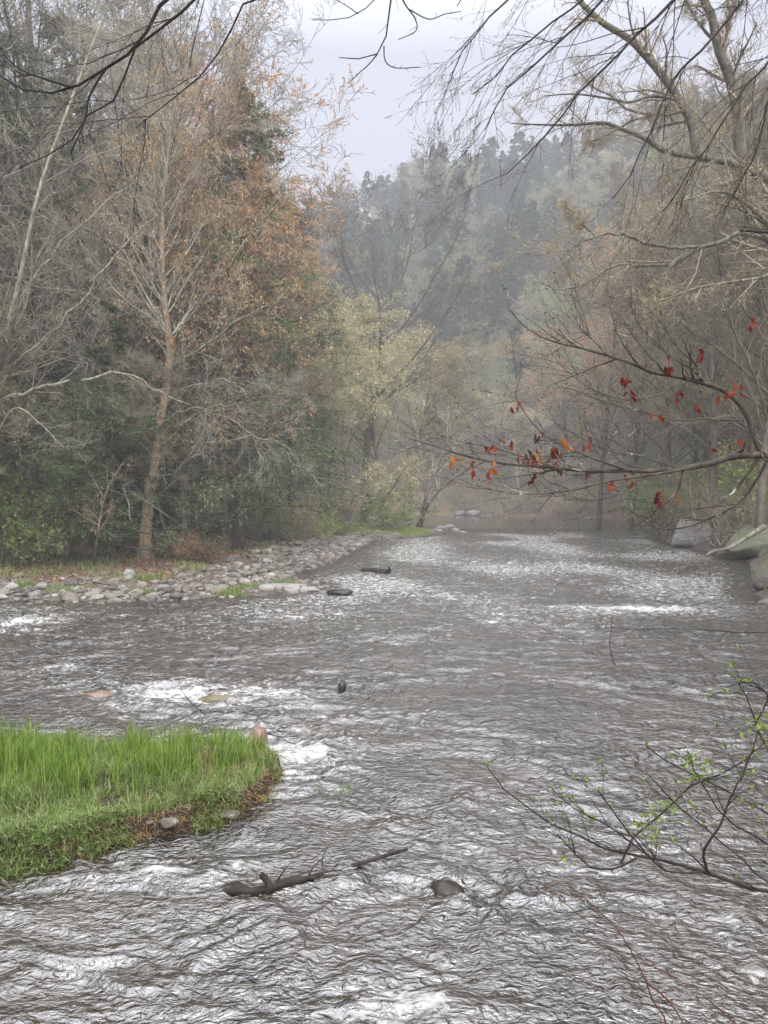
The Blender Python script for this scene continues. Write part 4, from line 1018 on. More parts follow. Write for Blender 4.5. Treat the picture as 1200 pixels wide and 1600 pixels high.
# bottom-right budding shrub
g = G(311)
sb = np.array([2.9, 3.1, float(ground_z(2.9, 3.1)) - 0.1])
def sl(pts, r0, r1=0.0026, K=22): return limb(pts, r0 * 1.35, r1, K=K, wig=0.06, g=g)
sl_ = [
    sl([sb, (1330, 1440, 3.3), (1200, 1392, 3.3), (1165, 1387, 3.3), (1100, 1360, 3.3), (1030, 1345, 3.35), (1000, 1340, 3.35), (950, 1325, 3.4), (900, 1305, 3.4), (850, 1280, 3.45), (810, 1255, 3.5), (775, 1215, 3.5), (762, 1197, 3.5)], 0.011),
    sl([(995, 1341, 3.35), (960, 1357, 3.3), (925, 1355, 3.3), (895, 1330, 3.3), (870, 1302, 3.3)], 0.0035),
    sl([(1015, 1338, 3.35), (950, 1290, 3.4), (900, 1265, 3.45), (865, 1235, 3.5)], 0.0035),
    sl([(1105, 1362, 3.3), (1100, 1330, 3.3), (1125, 1290, 3.3), (1140, 1250, 3.3), (1165, 1200, 3.3), (1185, 1140, 3.3)], 0.005),
    sl([sb, (1300, 1370, 3.4), (1200, 1320, 3.4), (1140, 1282, 3.45), (1100, 1230, 3.5), (1080, 1200, 3.5), (1072, 1180, 3.5)], 0.007),
    sl([(970, 1350, 3.35), (990, 1310, 3.4), (1040, 1265, 3.45), (1080, 1230, 3.5), (1125, 1210, 3.5), (1165, 1185, 3.5), (1195, 1160, 3.5)], 0.004),
    sl([sb, (1280, 1330, 3.6), (1200, 1270, 3.6), (1120, 1230, 3.6), (1060, 1200, 3.6), (1010, 1170, 3.6)], 0.006),
    sl([sb, (1290, 1420, 3.2), (1200, 1380, 3.2), (1120, 1310, 3.2), (1060, 1260, 3.2), (1020, 1215, 3.2)], 0.006),
    sl([(1100, 1362, 3.3), (1040, 1360, 3.2), (990, 1310, 3.2), (960, 1270, 3.2), (935, 1235, 3.2)], 0.004),
    sl([sb, (1290, 1300, 3.5), (1220, 1210, 3.5), (1180, 1130, 3.5), (1165, 1080, 3.5), (1150, 1060, 3.5)], 0.006),
    sl([(1180, 1130, 3.5), (1200, 1090, 3.5), (1180, 1070, 3.5), (1155, 1065, 3.5)], 0.003)]
ST = stack(sl_)
sroot = empty('budding_shrub', tuple(sb), 0, 'thin dark shrub with fresh green leaf buds arching in from the lower right corner', 'shrub')
a = MB(); a.tubes(*ST, 7); me = a.build('stems', [M['bark_near']]); me.transform(__import__('mathutils').Matrix.Translation(-__import__('mathutils').Vector(sb))); put('stems', me, sroot)
l2 = spawn(*ST, 7, g, t=(0.3, 1), ang=(20, 50), absL=0.24, fall=0.3, K=6, wig=0.1, trop=(-0.02, 0, 0.06), rr=0.6, rmin=0.0017)
c = MB(); c.tubes(*l2, 4)
p = np.concatenate([l2[0][:, -1], l2[0][::2, 3], ST[0][:, 14], ST[0][:, 18], ST[0][:, 21]])
pd = np.concatenate([norm(l2[0][:, -1] - l2[0][:, -2]), norm(l2[0][::2, 3] - l2[0][::2, 2]), np.tile(np.array([[-.4, 0, .8]]), (3 * len(sl_), 1))])
keep = g.random(len(p)) < 0.75; p = p[keep]; pd = pd[keep]
for k in range(4):
    d = norm(pd + g.normal(size=pd.shape) * 0.5 + np.array([0, 0, .3])); sz = g.uniform(0.014, 0.034, len(p))
    V, Fq = leaf_quads(p, d, sz, sz * 0.42, g); c.add(V, Fq, 1)
# three leaf bunches
big = P(1005, 1270, 3.35); big2 = P(1040, 1240, 3.4); big3 = P(1155, 1150, 3.5)
for bq in (big, big2, big3, P(1045, 1160, 3.5), P(1080, 1215, 3.5)):
    bq = ST[0].reshape(-1, 3)[np.argmin(np.linalg.norm(ST[0].reshape(-1, 3) - bq, axis=1))]
    n_ = 34; pp = bq + g.normal(size=(n_, 3)) * 0.03; d = norm(g.normal(size=(n_, 3)) + np.array([0, 0, .3])); sz = g.uniform(0.02, 0.04, n_)
    V, Fq = leaf_quads(pp, d, sz, sz * .45, g); c.add(V, Fq, 1)
me = c.build('leaf_buds', [M['bark_near'], M['leaf_green']]); me.transform(__import__('mathutils').Matrix.Translation(-__import__('mathutils').Vector(sb))); put('leaf_buds', me, sroot)
# red stems from the bottom
authored('red_stem_shrub', 'thin reddish stems rising from the bottom edge in front of the rough water', 'shrub', [
    sl([np.array([1.35, 2.35, 0.1]), (1080, 1690, 2.7), (1040, 1600, 2.75), (1000, 1520, 2.8), (970, 1460, 2.85), (925, 1410, 2.9), (880, 1375, 2.9)], 0.0045, 0.0012),
    sl([(970, 1460, 2.85), (920, 1440, 2.85), (870, 1400, 2.85), (850, 1380, 2.85)], 0.002, 0.001),
    sl([np.array([1.45, 2.4, 0.1]), (1200, 1660, 2.7), (1150, 1600, 2.7), (1075, 1540, 2.75), (1035, 1515, 2.8), (1000, 1503, 2.8)], 0.0035, 0.0012),
    sl([(1010, 1535, 2.8), (1050, 1570, 2.8), (1075, 1620, 2.75), (1085, 1690, 2.7)], 0.003, 0.0015)],
    ('twig_red', 'twig_red'), g, lv2=(4, 0.2), lv3=(0, 0), rmins=(0.0011, 0.001, 0.001), buds=(1, 0.014, 0.5, 'leaf_green', -0.4), twt=(0.5, 1), parts=('stems', 'twigs'))
authored('hanging_twig', 'thin dark twig crossing the water in from the right edge with one green bud', 'twig', [
    sl([np.array([5.5, 6.6, float(ground_z(5.5, 6.6)) - .1]), (1400, 1000, 6.2), (1300, 990, 6.1), (1200, 988, 6), (1145, 984, 6), (1050, 982, 6), (950, 980, 6)], 0.006, 0.002),
    sl([(960, 1040, 5.9), (953, 1010, 5.9), (955, 985, 5.9), (955, 962, 5.9), (943, 962, 5.9), (938, 972, 5.9)], 0.0025, 0.002)],
    ('bark_near', 'leaf_green'), g, lv2=(2, 0.06), lv3=(0, 0), rmins=(0.0015, 0.001, 0.001), twt=(0.7, .95), parts=('stem', 'buds'))

# ------------------------------------------------------------------ stones
def ico(sub):
    import bmesh
    bm = bmesh.new(); bmesh.ops.create_icosphere(bm, subdivisions=sub, radius=1.0)
    V = np.array([v.co[:] for v in bm.verts]); F = np.array([[v.index for v in f.verts] for f in bm.faces]); bm.free(); return V, F
I1, I2, I3, I4 = ico(1), ico(2), ico(3), ico(5)
def stoneV(V, g, rough=0.25, sq=(1, 1, 1), boxy=0.0):
    s = g.uniform(0, 100, 3)
    n = pnoise(V[:, 0] * 0.9 + s[0], V[:, 1] * 0.9 + s[1], V[:, 2] * 0.9 + s[2]) * rough + pnoise(V[:, 0] * 2.3 + s[0], V[:, 1] * 2.3 + s[1], V[:, 2] * 2.3 + s[2]) * rough * 0.35
    Q = V * (1 + n[:, None])
    if boxy: # chop with random planes for facets
        for k in range(int(boxy)):
            d = norm(g.normal(size=3)); h = g.uniform(0.55, 0.85); t_ = Q @ d
            Q = Q - np.maximum(t_ - h, 0)[:, None] * d * 0.92
    return Q * np.asarray(sq)
stone_me = []
for k in range(9):
    gg = G(400 + k)
    stone_me.append(mesh('stone', stoneV(I3[0], gg, 0.3, (1, gg.uniform(.65, .95), gg.uniform(.4, .65)), boxy=3), [I3[1]], [M['stone']]))
g = G(410)
# candidate places on the gravel bar, nearest (largest in the picture) first
cand = []
while len(cand) < 5200:
    x = g.uniform(-14, 1.0, 4000); y = g.uniform(18, 50, 4000); s = sdist(x, y)
    wgt = np.where((s > -0.35) & (s < 5.5), np.exp(-np.maximum(s - 2.2, 0) / 0.9), 0)
    vis = np.abs(x / y) < 0.6
    ok = vis & (g.random(4000) < wgt)
    cand += list(zip(x[ok], y[ok]))
cand = np.array(cand[:5200])
size = np.exp(g.normal(-2.85, 0.62, len(cand))); size = np.clip(size, 0.03, 0.22)
size *= np.where(cand[:, 1] > 30, 1.25, 1.0)
app = size / cand[:, 1]
order = np.argsort(-app)
cz = ground_z(cand[:, 0], cand[:, 1])
for i in order[:290]:
    x, y = cand[i]; s = size[i]
    o = put('river_stone', stone_me[int(g.integers(9))], None, (x, y, max(cz[i], -0.05) + s * 0.22), label='rounded grey-brown stone on the gravel bar of the left bank', cat='stone', group='stones of the gravel bar')
    o.scale = (s, s, s * g.uniform(.8, 1.1)); o.rotation_euler = (g.normal() * .2, g.normal() * .2, g.uniform(0, 6.28))
pb = MB()
for i in order[290:]:
    x, y = cand[i]; s = size[i]
    V = stoneV(I2[0], g, 0.3, (s, s * g.uniform(.6, .95), s * g.uniform(.35, .65))); a = g.uniform(0, 6.28); ca, sa = math.cos(a), math.sin(a)
    V = V @ np.array([[ca, sa, 0], [-sa, ca, 0], [0, 0, 1]]) + np.array([x, y, max(cz[i], -0.05) + s * 0.2]); pb.add(V, I2[1])
put('pebbles', pb.build('pebbles', [M['pebble']]), kind='stuff', label='countless small stones covering the gravel bar')

def rock(name, px, py, D_, size, mat, label, g, sub=I4, boxy=5, rough=0.3, dz=0.0, rz=0, cat='rock', group=None, rot=(0, 0)):
    q = P(px, py, D_) if D_ else W(px, py)
    V = stoneV(sub[0], g, rough, size, boxy)
    fine = pnoise(sub[0][:, 0] * 7, sub[0][:, 1] * 7, sub[0][:, 2] * 7) * 0.035
    V = V * (1 + fine[:, None])
    me = mesh(name, V, [sub[1]], [M[mat]])
    o = put(name, me, None, (q[0], q[1], q[2] + dz), label=label, cat=cat, group=group); o.rotation_euler = (rot[0], rot[1], rz); return o
g = G(420)
rock('boulder', 1092, 852, 39, (1.55, 1.3, 1.15), 'boulder', 'big pale grey boulder with dark wet foot at the right bank waterline', g, boxy=7, rough=0.25, dz=0.25)
rock('boulder', 1130, 848, 41, (1.5, 1.4, 1.5), 'boulder_moss', 'purplish brown boulder right behind the pale grey boulder', g, boxy=7, dz=0.3)
rock('boulder', 1190, 852, 31, (1.45, 1.5, 0.95), 'boulder_moss', 'mossy sloping rock slab at the right edge beside the waterline', g, boxy=5, dz=0.1, rot=(0, -0.35))
rock('boulder', 1150, 868, 31.5, (.7, .6, .35), 'boulder_moss', 'low mossy rock at the foot of the sloping slab', g, dz=0.05)
rock('boulder', 1212, 905, 21.5, (.7, .9, .5), 'boulder_moss', 'mossy brown rock cut by the right edge, below the slab', g, dz=0.05)
rock('boulder', 1208, 945, 18.5, (.45, .5, .3), 'stone', 'brown waterline rock cut by the right edge', g, dz=0.0)
rock('boulder', 1192, 915, 20.5, (.3, .3, .18), 'stone', 'small pale stone in the water at the right edge', g, dz=0.02, sub=I3)
authored('driftwood_log', 'bleached driftwood root running down the mossy slab into the water at the right bank', 'driftwood', [
    limb([P(1195, 822, 29.5), P(1170, 838, 29.3), P(1150, 850, 29.2), P(1135, 858, 29), P(1115, 861, 29), P(1103, 868, 28.5)], 0.11, 0.04, K=14)], ('bark_pale', 'bark_pale'), g, lv2=(2, 0.2), lv3=(0, 0), parts=('trunk', 'twigs'))
for px, py, s in [(px_, py_, s_ * .6) for px_, py_, s_ in [(742, 806, 1.3), (765, 806, .9), (800, 805, 1.5), (828, 806, 1.5), (850, 805, 1.2), (880, 806, 1.4), (905, 807, 1.0), (940, 808, 1.3), (975, 810, 1.0), (1010, 812, 1.3), (1040, 814, 1.0), (718, 805, 1.0)]]:
    D_ = 100 if px < 900 else 96 - (px - 900) * .07
    x, y = at_px(px, D_)
    for k in range(40):
        if sdist(np.array([x]), np.array([y]))[0] > -0.3: break
        y += 0.8; x = (px - 600) / FPX * y
    o = rock('shore_rock', px, 0, None, (s * 1.4, s, s * .7), 'rock_far', 'pale rock at the waterline of the misty far bank', g, sub=I3, boxy=4, group='rocks along the far bank'); o.location = (x, y, 0.2)
for px, py, s in [(690, 826, .5), (703, 825, .6), (712, 829, .35), (724, 833, .3), (682, 830, .4), (668, 833, .4)]:
    rock('shore_rock', px, py, None, (s, s * .7, s * .4), 'boulder', 'small white rock in the shallows at the tip of the point', g, sub=I3, boxy=3, dz=0.05, group='white rocks off the point')
rock('flat_rock', 530, 929, None, (.36, .25, .10), 'rock_wet', 'flat black wet rock standing out of the water off the gravel bar', g, sub=I3, boxy=4, dz=0.05)
rock('flat_rock', 438, 921, None, (.75, .5, .16), 'boulder', 'long pale flat rock at the river end of the gravel bar', g, sub=I3, boxy=5, dz=0.03)
rock('flat_rock', 482, 925, None, (.3, .2, .1), 'boulder', 'small pale rock at the tip of the gravel bar', g, sub=I3, boxy=5, dz=0.03)
rock('white_stone', 200, 912, None, (.17, .12, .16), 'boulder', 'round white stone standing out on the gravel bar', g, sub=I3, boxy=1, dz=0.22).location.z += 0.05
rock('sunken_rock', 152, 1087, None, (.30, .16, .09), 'rock_pink', 'reddish rock just breaking the rapids on the left', g, sub=I3, boxy=2, dz=-0.05)
rock('sunken_rock', 342, 1093, None, (.26, .18, .09), 'rock_ochre', 'yellowish rock under the white rapid', g, sub=I3, boxy=2, dz=-0.045)
rock('sunken_rock', 402, 1160, None, (.10, .12, .12), 'rock_pink', 'pink stone behind the tip of the grass islet', g, sub=I3, boxy=2, dz=0.03)
rock('sunken_rock', 699, 1392, None, (.11, .10, .055), 'rock_brown', 'brown rounded rock half awash in the lower middle of the river', g, sub=I3, boxy=1, dz=-0.025)
rock('sunken_rock', 1165, 1560, None, (.26, .2, .10), 'stone', 'pale wet rock under thin water in the lower right corner', g, sub=I3, boxy=2, dz=-0.105)
rock('sunken_rock', 535, 1080, None, (.07, .07, .10), 'rock_wet', 'small black pointed snag standing in the middle of the river', g, sub=I3, boxy=5, dz=0.02)

# snags
g = G(430)
def wl(px, py, z): q = W(px, py, z); return q
authored('driftwood_log', 'dark waterlogged log with an upturned stub far out off the gravel bar', 'driftwood', [
    limb([wl(568, 893, -.03), wl(585, 892, .06), wl(600, 893, .05), wl(608, 893, .02)], 0.12, 0.08, K=12),
    limb([wl(604, 893, .05), wl(609, 890, .15), wl(607, 886, .33)], 0.05, 0.02, K=12)], ('bark_near', 'bark_near'), g, lv2=(1, 0.2), lv3=(0, 0))
authored('driftwood_log', 'long dark waterlogged branch with stubs lying across the lower middle of the river', 'driftwood', [
    limb([wl(345, 1400, .0), wl(370, 1398, .06), wl(400, 1398, .05), wl(440, 1388, .05), wl(480, 1378, .04), wl(530, 1365, -.03), wl(572, 1352, .05), wl(600, 1343, .08), wl(636, 1332, .07)], 0.024, 0.012, K=26),
    limb([wl(412, 1400, .02), wl(420, 1392, .07), wl(406, 1372, .13)], 0.026, 0.02, K=26),
    limb([wl(430, 1390, .0), wl(455, 1380, .05), wl(490, 1378, .04)], 0.022, 0.012, K=26),
    limb([wl(505, 1375, .02), wl(503, 1350, .1), wl(510, 1330, .2)], 0.004, 0.002, K=26)], ('bark_near', 'bark_near'), g, lv2=(4, 0.12), lv3=(0, 0), rmins=(.002, .002, .002))
rock('flat_rock', 365, 1402, None, (.14, .09, .05), 'rock_wet', 'black wet rock beside the butt of the long sunken branch', g, sub=I3, boxy=3)

# ------------------------------------------------------------------ grass islet
ISL = np.array([W(-260, 1375)[:2], W(-60, 1372)[:2], W(60, 1362)[:2], W(120, 1352)[:2], W(150, 1325)[:2], W(240, 1312)[:2], W(330, 1290)[:2], W(400, 1262)[:2], W(432, 1232)[:2], W(440, 1205)[:2],
                W(415, 1186)[:2], W(340, 1182)[:2], W(200, 1185)[:2], W(165, 1190)[:2], W(140, 1185)[:2], W(0, 1178)[:2], W(-260, 1180)[:2]])
def isl_sd(x, y):
    global RIVER
    keep = RIVER; RIVER = ISL; s = -sdist(x, y); RIVER = keep
    return s + (pnoise(x * 4.5, y * 4.5, 14.0) * .05 + pnoise(x * 13, y * 13, 15.0) * .02) * sstep(-.5, -.05, s + 0 * x)   # positive inside
xi = np.linspace(-5.2, -0.6, 300); yi = np.linspace(4.6, 8.4, 260)
XI, YI = np.meshgrid(xi, yi); SI = isl_sd(XI, YI)
def isl_z(s, x, y):
    n = pnoise(x * 2.2, y * 2.2, 4.0) * 0.05 + pnoise(x * 7, y * 7, 6.0) * 0.02
    return np.where(s > 0, -0.02 + 0.17 * sstep(0.0, 0.05, s) + 0.06 * sstep(0.2, 0.7, s) + n * sstep(0, .2, s), np.maximum(-0.02 + s * 1.5, -0.4))
ZI = isl_z(SI, XI, YI)
im, t, b = nt('islet_soil'); v = worldpos(t); n1 = noise(t, v, 9, 6, .7)
t.links.new(ramp(t, n1, [(0.3, (0.012, 0.007, 0.004)), (0.55, (0.035, 0.018, 0.010)), (0.78, (0.16, 0.085, 0.04))]), b.inputs['Base Color']); b.inputs['Roughness'].default_value = .8
bp = t.nodes.new('ShaderNodeBump'); bp.inputs['Distance'].default_value = .04; t.links.new(n1, bp.inputs['Height']); t.links.new(bp.outputs[0], b.inputs['Normal'])
Fi = gridfaces(260, 300); Fi = Fi[(SI.ravel()[Fi] > -0.3).all(1)]
us, inv = np.unique(Fi, return_inverse=True)
put('islet_ground', mesh('islet_ground', np.stack([XI, YI, ZI], -1).reshape(-1, 3)[us], [inv.reshape(Fi.shape)], [im]), kind='structure')

def blades(base, h, w, lean, g, K=5, bend=0.5):
    """curved tapering grass blades as strips"""
    M_ = len(base); az = g.uniform(0, 6.28, M_); ld = np.stack([np.cos(az), np.sin(az), np.zeros(M_)], -1) * lean[:, None]
    sd_ = np.stack([-np.sin(az + g.normal(size=M_) * .8), np.cos(az), np.zeros(M_)], -1)
    t = np.linspace(0, 1, K)
    c = base[:, None, :] + np.array([0, 0, 1.])[None, None] * (h[:, None] * (t - bend * lean[:, None] * t * t * .6))[..., None] + ld[:, None, :] * (h[:, None] * t ** 1.8)[..., None]
    ww = (w[:, None] * (1 - t ** 1.6 * .95))[..., None] * .5
    Lv = c - sd_[:, None] * ww; Rv = c + sd_[:, None] * ww
    V = np.stack([Lv, Rv], 2).reshape(-1, 3)
    b0 = (np.arange(M_) * K * 2)[:, None] + (np.arange(K - 1) * 2)[None]
    F = np.stack([b0, b0 + 1, b0 + 3, b0 + 2], -1).reshape(-1, 4)
    return V, F
def scatter(n, g, smin, smax, xr=(-4.6, -0.7), yr=(5, 8.2)):
    out = []
    while len(out) < n:
        x = g.uniform(*xr, 6000); y = g.uniform(*yr, 6000); s = isl_sd(x, y); ok = (s > smin) & (s < smax)
        out += list(zip(x[ok], y[ok], s[ok]))
    return np.array(out[:n])
g = G(500)
# tufted long grass: clumps
q = scatter(520, g, 0.16, 3); pxq = 600 + FPX * q[:, 0] / q[:, 1]
front = q[:, 1] - np.interp(q[:, 0], [-3, -1.8, -1.0], [5.3, 5.75, 6.6])
wgt = sstep(0.25, 0.8, front) * (1 - 0.9 * np.exp(-((pxq - 155) / 22) ** 2) * (front > .5)) * (1 - 0.8 * np.exp(-(((pxq - 330) / 60) ** 2 + ((q[:, 1] - 6.9) / .3) ** 2)))
q = q[g.random(len(q)) < wgt]
B = []; Hh = []; Wd = []; Le = []
for x, y, s in q:
    n_ = int(g.integers(16, 30)); hh = g.uniform(.15, .30) * (1 + .45 * float(pnoise(x * 3.1, y * 3.1, 2.2))) * (1 - .35 * float(sstep(330, 420, 600 + FPX * x / y))) + .03
    B.append(np.stack([x + g.normal(size=n_) * .035, y + g.normal(size=n_) * .035, np.full(n_, 0.0)], 1)); Hh.append(hh * g.uniform(.45, 1.3, n_)); Wd.append(g.uniform(.005, .012, n_)); Le.append(np.abs(g.normal(size=n_)) * .38 + .03)
B = np.concatenate(B); B[:, 2] = isl_z(isl_sd(B[:, 0], B[:, 1]), B[:, 0], B[:, 1]) - .01
gb = MB(); gb.add(*blades(B, np.concatenate(Hh), np.concatenate(Wd), np.concatenate(Le), g), 0)
put('grass', gb.build('grass', [M['blade']]), kind='stuff', label='tall bright green grass blades on the islet')
# low leafy tufts in front and hanging over the edge
q = scatter(38000, g, -0.03, 3)
front = q[:, 1] - np.interp(q[:, 0], [-3, -1.8, -1.0], [5.3, 5.75, 6.6])
bare = np.exp(-(((q[:, 0] + 1.45) / .16) ** 2 + ((q[:, 1] - 6.55) / .35) ** 2))
clump = sstep(-.35, .25, pnoise(q[:, 0] * 4, q[:, 1] * 4, 3.3))
q = q[g.random(len(q)) < (0.15 + .85 * clump) * (1 - .85 * bare) * np.where(q[:, 0] > -2.2, sstep(0.02, 0.10, q[:, 2]), 1) * np.where(front < .9, 1, .5)]
B = np.stack([q[:, 0], q[:, 1], isl_z(q[:, 2], q[:, 0], q[:, 1])], 1); n_ = len(B)
cl = pnoise(B[:, 0] * 4, B[:, 1] * 4, 3.3)
gb = MB(); gb.add(*blades(B, g.uniform(.05, .16, n_) * (1 + .9 * cl), g.uniform(.005, .012, n_), np.abs(g.normal(size=n_)) * .55 + .15, g, bend=.9), 0)
ed_ = scatter(3600, g, -0.05, 0.16, xr=(-4.6, -0.8), yr=(5, 7.4)); ed_ = ed_[(ed_[:, 1] < np.interp(ed_[:, 0], [-3, -1.8, -1.0], [5.75, 6.15, 7.0])) & ((pnoise(ed_[:, 0] * 3.2, ed_[:, 1] * 3.2, 9.9) > .15) | (ed_[:, 0] < -2.25))]
B = np.repeat(np.stack([ed_[:, 0], ed_[:, 1], isl_z(ed_[:, 2], ed_[:, 0], ed_[:, 1])], 1), 9, 0); n_ = len(B); B[:, :2] += g.normal(size=(n_, 2)) * .02; B[:, 2] += np.repeat(g.uniform(0, .10, len(ed_)), 9)
gb.add(*blades(B, g.uniform(.03, .09, n_), g.uniform(.006, .012, n_), g.uniform(.3, 1.7, n_), g, bend=1.0, K=4), 0)
put('low_grass', gb.build('low_grass', [M['low_blade']]), kind='stuff', label='low tangled green plants along the front of the islet')
q = scatter(2600, g, 0.0, 3); w_ = np.exp(-(((q[:, 0] + 1.35) / .42) ** 2 + ((q[:, 1] - 6.6) / .45) ** 2)) + .12; q = q[g.random(len(q)) < w_]
B = np.stack([q[:, 0], q[:, 1], isl_z(q[:, 2], q[:, 0], q[:, 1])], 1); n_ = len(B)
gb = MB(); gb.add(*blades(B, g.uniform(.08, .2, n_), g.uniform(.003, .006, n_), g.uniform(.7, 1.6, n_), g, bend=1.0), 0)
rt = scatter(1500, g, 0.0, 0.09, xr=(-2.35, -0.8), yr=(5.3, 7.2)); rt = rt[rt[:, 1] < np.interp(rt[:, 0], [-3, -1.8, -1.0], [5.75, 6.15, 7.0])]
B = np.stack([rt[:, 0], rt[:, 1] - .01, isl_z(rt[:, 2], rt[:, 0], rt[:, 1]) * g.uniform(.4, 1, len(rt)) + .01], 1); n_ = len(B)
gb.add(*blades(B, g.uniform(.04, .10, n_), g.uniform(.003, .006, n_), g.uniform(.9, 1.8, n_), g, bend=1.35), 0)
put('dry_grass', gb.build('dry_grass', [M['straw']]), kind='stuff', label='matted dry straw on the islet')
for px, py, s, lab in [(262, 1283, .075, 'round pale stone at the front edge of the grass islet'), (228, 1282, .05, 'small brown stone left of the round pale stone on the islet edge'), (350, 1284, .11, 'pale flat stone under the tip of the grass islet'), (240, 1305, .06, 'brown stone at the waterline of the dark islet bank'), (95, 1268, .07, 'grey stone showing between grass clumps on the islet')]:
    o = rock('islet_stone', px, py, None, (s * .9, s * .7, s * .45), 'stone', lab, g, sub=I3, boxy=2, dz=.03); 
    if px in (262, 228, 95): o.location.z += .07; o.location.y *= .95; o.location.x *= .95
authored('dead_twig', 'thin dark dead twig standing up behind the grass islet', 'twig', [
    limb([wl(336, 1128, -.05), wl(310, 1112, .08), P(285, 1080, 8.2), P(272, 1038, 8.2)], 0.006, 0.002, K=10)], ('bark_near', 'bark_near'), g, lv2=(3, .25), lv3=(0, 0), rmins=(.002, .002, .002), parts=('stem', 'twigs'))
authored('dead_twig', 'dark twig caught in the foam behind the tip of the islet', 'twig', [
    limb([wl(398, 1142, .08), wl(415, 1148, .05), wl(440, 1154, .03), wl(470, 1152, .04)], 0.009, 0.003, K=10)], ('bark_near', 'bark_near'), g, lv2=(3, .25), lv3=(0, 0), rmins=(.002, .002, .002), parts=('stem', 'twigs'))
# reeds off the islet
n_ = 34; B = np.stack([W(525, 1238)[0] + g.uniform(-.16, .16, n_), W(525, 1240)[1] + g.normal(size=n_) * .05, np.full(n_, -.03)], 1)
gb = MB(); gb.add(*blades(B, g.uniform(.05, .17, n_), np.full(n_, .006), np.abs(g.normal(size=n_)) * .15, g), 0)
put('reed_tuft', gb.build('reed_tuft', [M['blade']]), label='sparse green reed tips poking out of the water right of the islet', cat='reeds')

# tufts on the gravel bar
for px, py, s, lab in [(96, 926, .5, 'green grass tuft among stones near the left edge'), (45, 918, .35, 'yellowish tuft left of the green grass tuft'), (216, 928, .35, 'green tuft below the white stone'), (225, 905, .7, 'broad bright green patch right of the white stone'), (388, 921, .4, 'green tuft beside the long pale flat rock'), (362, 929, .4, 'low yellow-green tuft at the waterline of the gravel bar'), (445, 914, .45, 'yellow-green tuft on top of the long pale flat rock')]:
    q = gnd(px, py); n_ = 650
    B = q + np.stack([g.normal(size=n_) * s * .45, g.normal(size=n_) * s * .4, np.zeros(n_)], 1); B[:, 2] = np.maximum(ground_z(B[:, 0], B[:, 1]), 0)
    gb = MB(); gb.add(*blades(B, g.uniform(.08, .26, n_), g.uniform(.008, .016, n_), np.abs(g.normal(size=n_)) * .6 + .1, g, bend=.9), 0)
    o = put('grass_tuft', gb.build('grass_tuft', [M['low_blade']]), label=lab, cat='grass tuft')
# lawn on the point + moss-green undergrowth
n_ = 26000; B = np.stack([g.normal(size=n_) * 2.6 - .6, 53.5 + g.normal(size=n_) * 3.0, np.zeros(n_)], 1); B = B[sdist(B[:, 0], B[:, 1]) > .3]; B[:, 2] = ground_z(B[:, 0], B[:, 1]); n_ = len(B)
gb = MB(); gb.add(*blades(B, g.uniform(.08, .28, n_), g.uniform(.02, .035, n_), np.abs(g.normal(size=n_)) * .5, g, K=3), 0)
put('lawn_grass', gb.build('lawn_grass', [M['lawn']]), kind='stuff', label='short yellow-green grass on the point')
n_ = 30000; B = np.stack([g.uniform(-17, 1, n_), g.uniform(22, 46, n_), np.zeros(n_)], 1)
s = sdist(B[:, 0], B[:, 1]); nn = pnoise(B[:, 0] * .45, B[:, 1] * .45, 8.8); B = B[(s > 2.6) & (s < 9) & (nn > 0.02)]; B[:, 2] = ground_z(B[:, 0], B[:, 1]); n_ = len(B)
gb = MB(); gb.add(*blades(B, g.uniform(.08, .34, n_), g.uniform(.012, .03, n_), np.abs(g.normal(size=n_)) * .7 + .1, g, K=3, bend=.8), 0)
B = np.stack([g.uniform(2, 14, 9000), g.uniform(3, 20, 9000), np.zeros(9000)], 1); s = sdist(B[:, 0], B[:, 1]); B = B[(s > .1) & (s < 5) & (pnoise(B[:, 0], B[:, 1], 8.8) > -.05)]; B[:, 2] = ground_z(B[:, 0], B[:, 1]); n_ = len(B)
gb.add(*blades(B, g.uniform(.08, .3, n_), g.uniform(.008, .02, n_), np.abs(g.normal(size=n_)) * .7 + .1, g, K=4, bend=.8), 0)
put('undergrowth', gb.build('undergrowth', [M['low_blade']]), kind='stuff', label='patchy green weeds along the edge of the left woods')
n_ = 60000; x = g.uniform(-26, 2, n_); y = g.uniform(20, 58, n_); s = sdist(x, y); ok = (s > 2.0) & (g.random(n_) < sstep(1.5, 4, s)); x = x[ok]; y = y[ok]
pp = np.stack([x, y, ground_z(x, y) + g.uniform(.005, .06, len(x))], 1); d = norm(g.normal(size=pp.shape) * np.array([1, 1, .35])); sz = g.uniform(.06, .14, len(x))
gb = MB(); V, Fq = leaf_quads(pp, d, sz, sz * .6, g, flat=.6); gb.add(V, Fq)
put('leaf_litter', gb.build('leaf_litter', [M['litter']]), kind='stuff', label='brown dead leaves covering the forest floor')
n_ = 26000; x = np.concatenate([g.uniform(8, 60, n_), g.uniform(1.5, 15, 9000)]); y = np.concatenate([g.uniform(18, 100, n_), g.uniform(2.5, 22, 9000)]); s = sdist(x, y); ok = (s > .2) & ((x / y < .75) | (y < 22)) & (s < 22); x = x[ok]; y = y[ok]
pp = np.stack([x, y, ground_z(x, y) + g.uniform(.005, .08, len(x))], 1); d = norm(g.normal(size=pp.shape) * np.array([1, 1, .5])); sz = g.uniform(.1, .24, len(x))
gb = MB(); V, Fq = leaf_quads(pp, d, sz, sz * .6, g, flat=.5); gb.add(V, Fq)
put('leaf_litter', gb.build('leaf_litter', [M['litter']]), kind='stuff', label='brown dead leaves on the right bank slope')
print('all objects', time.time() - T0)

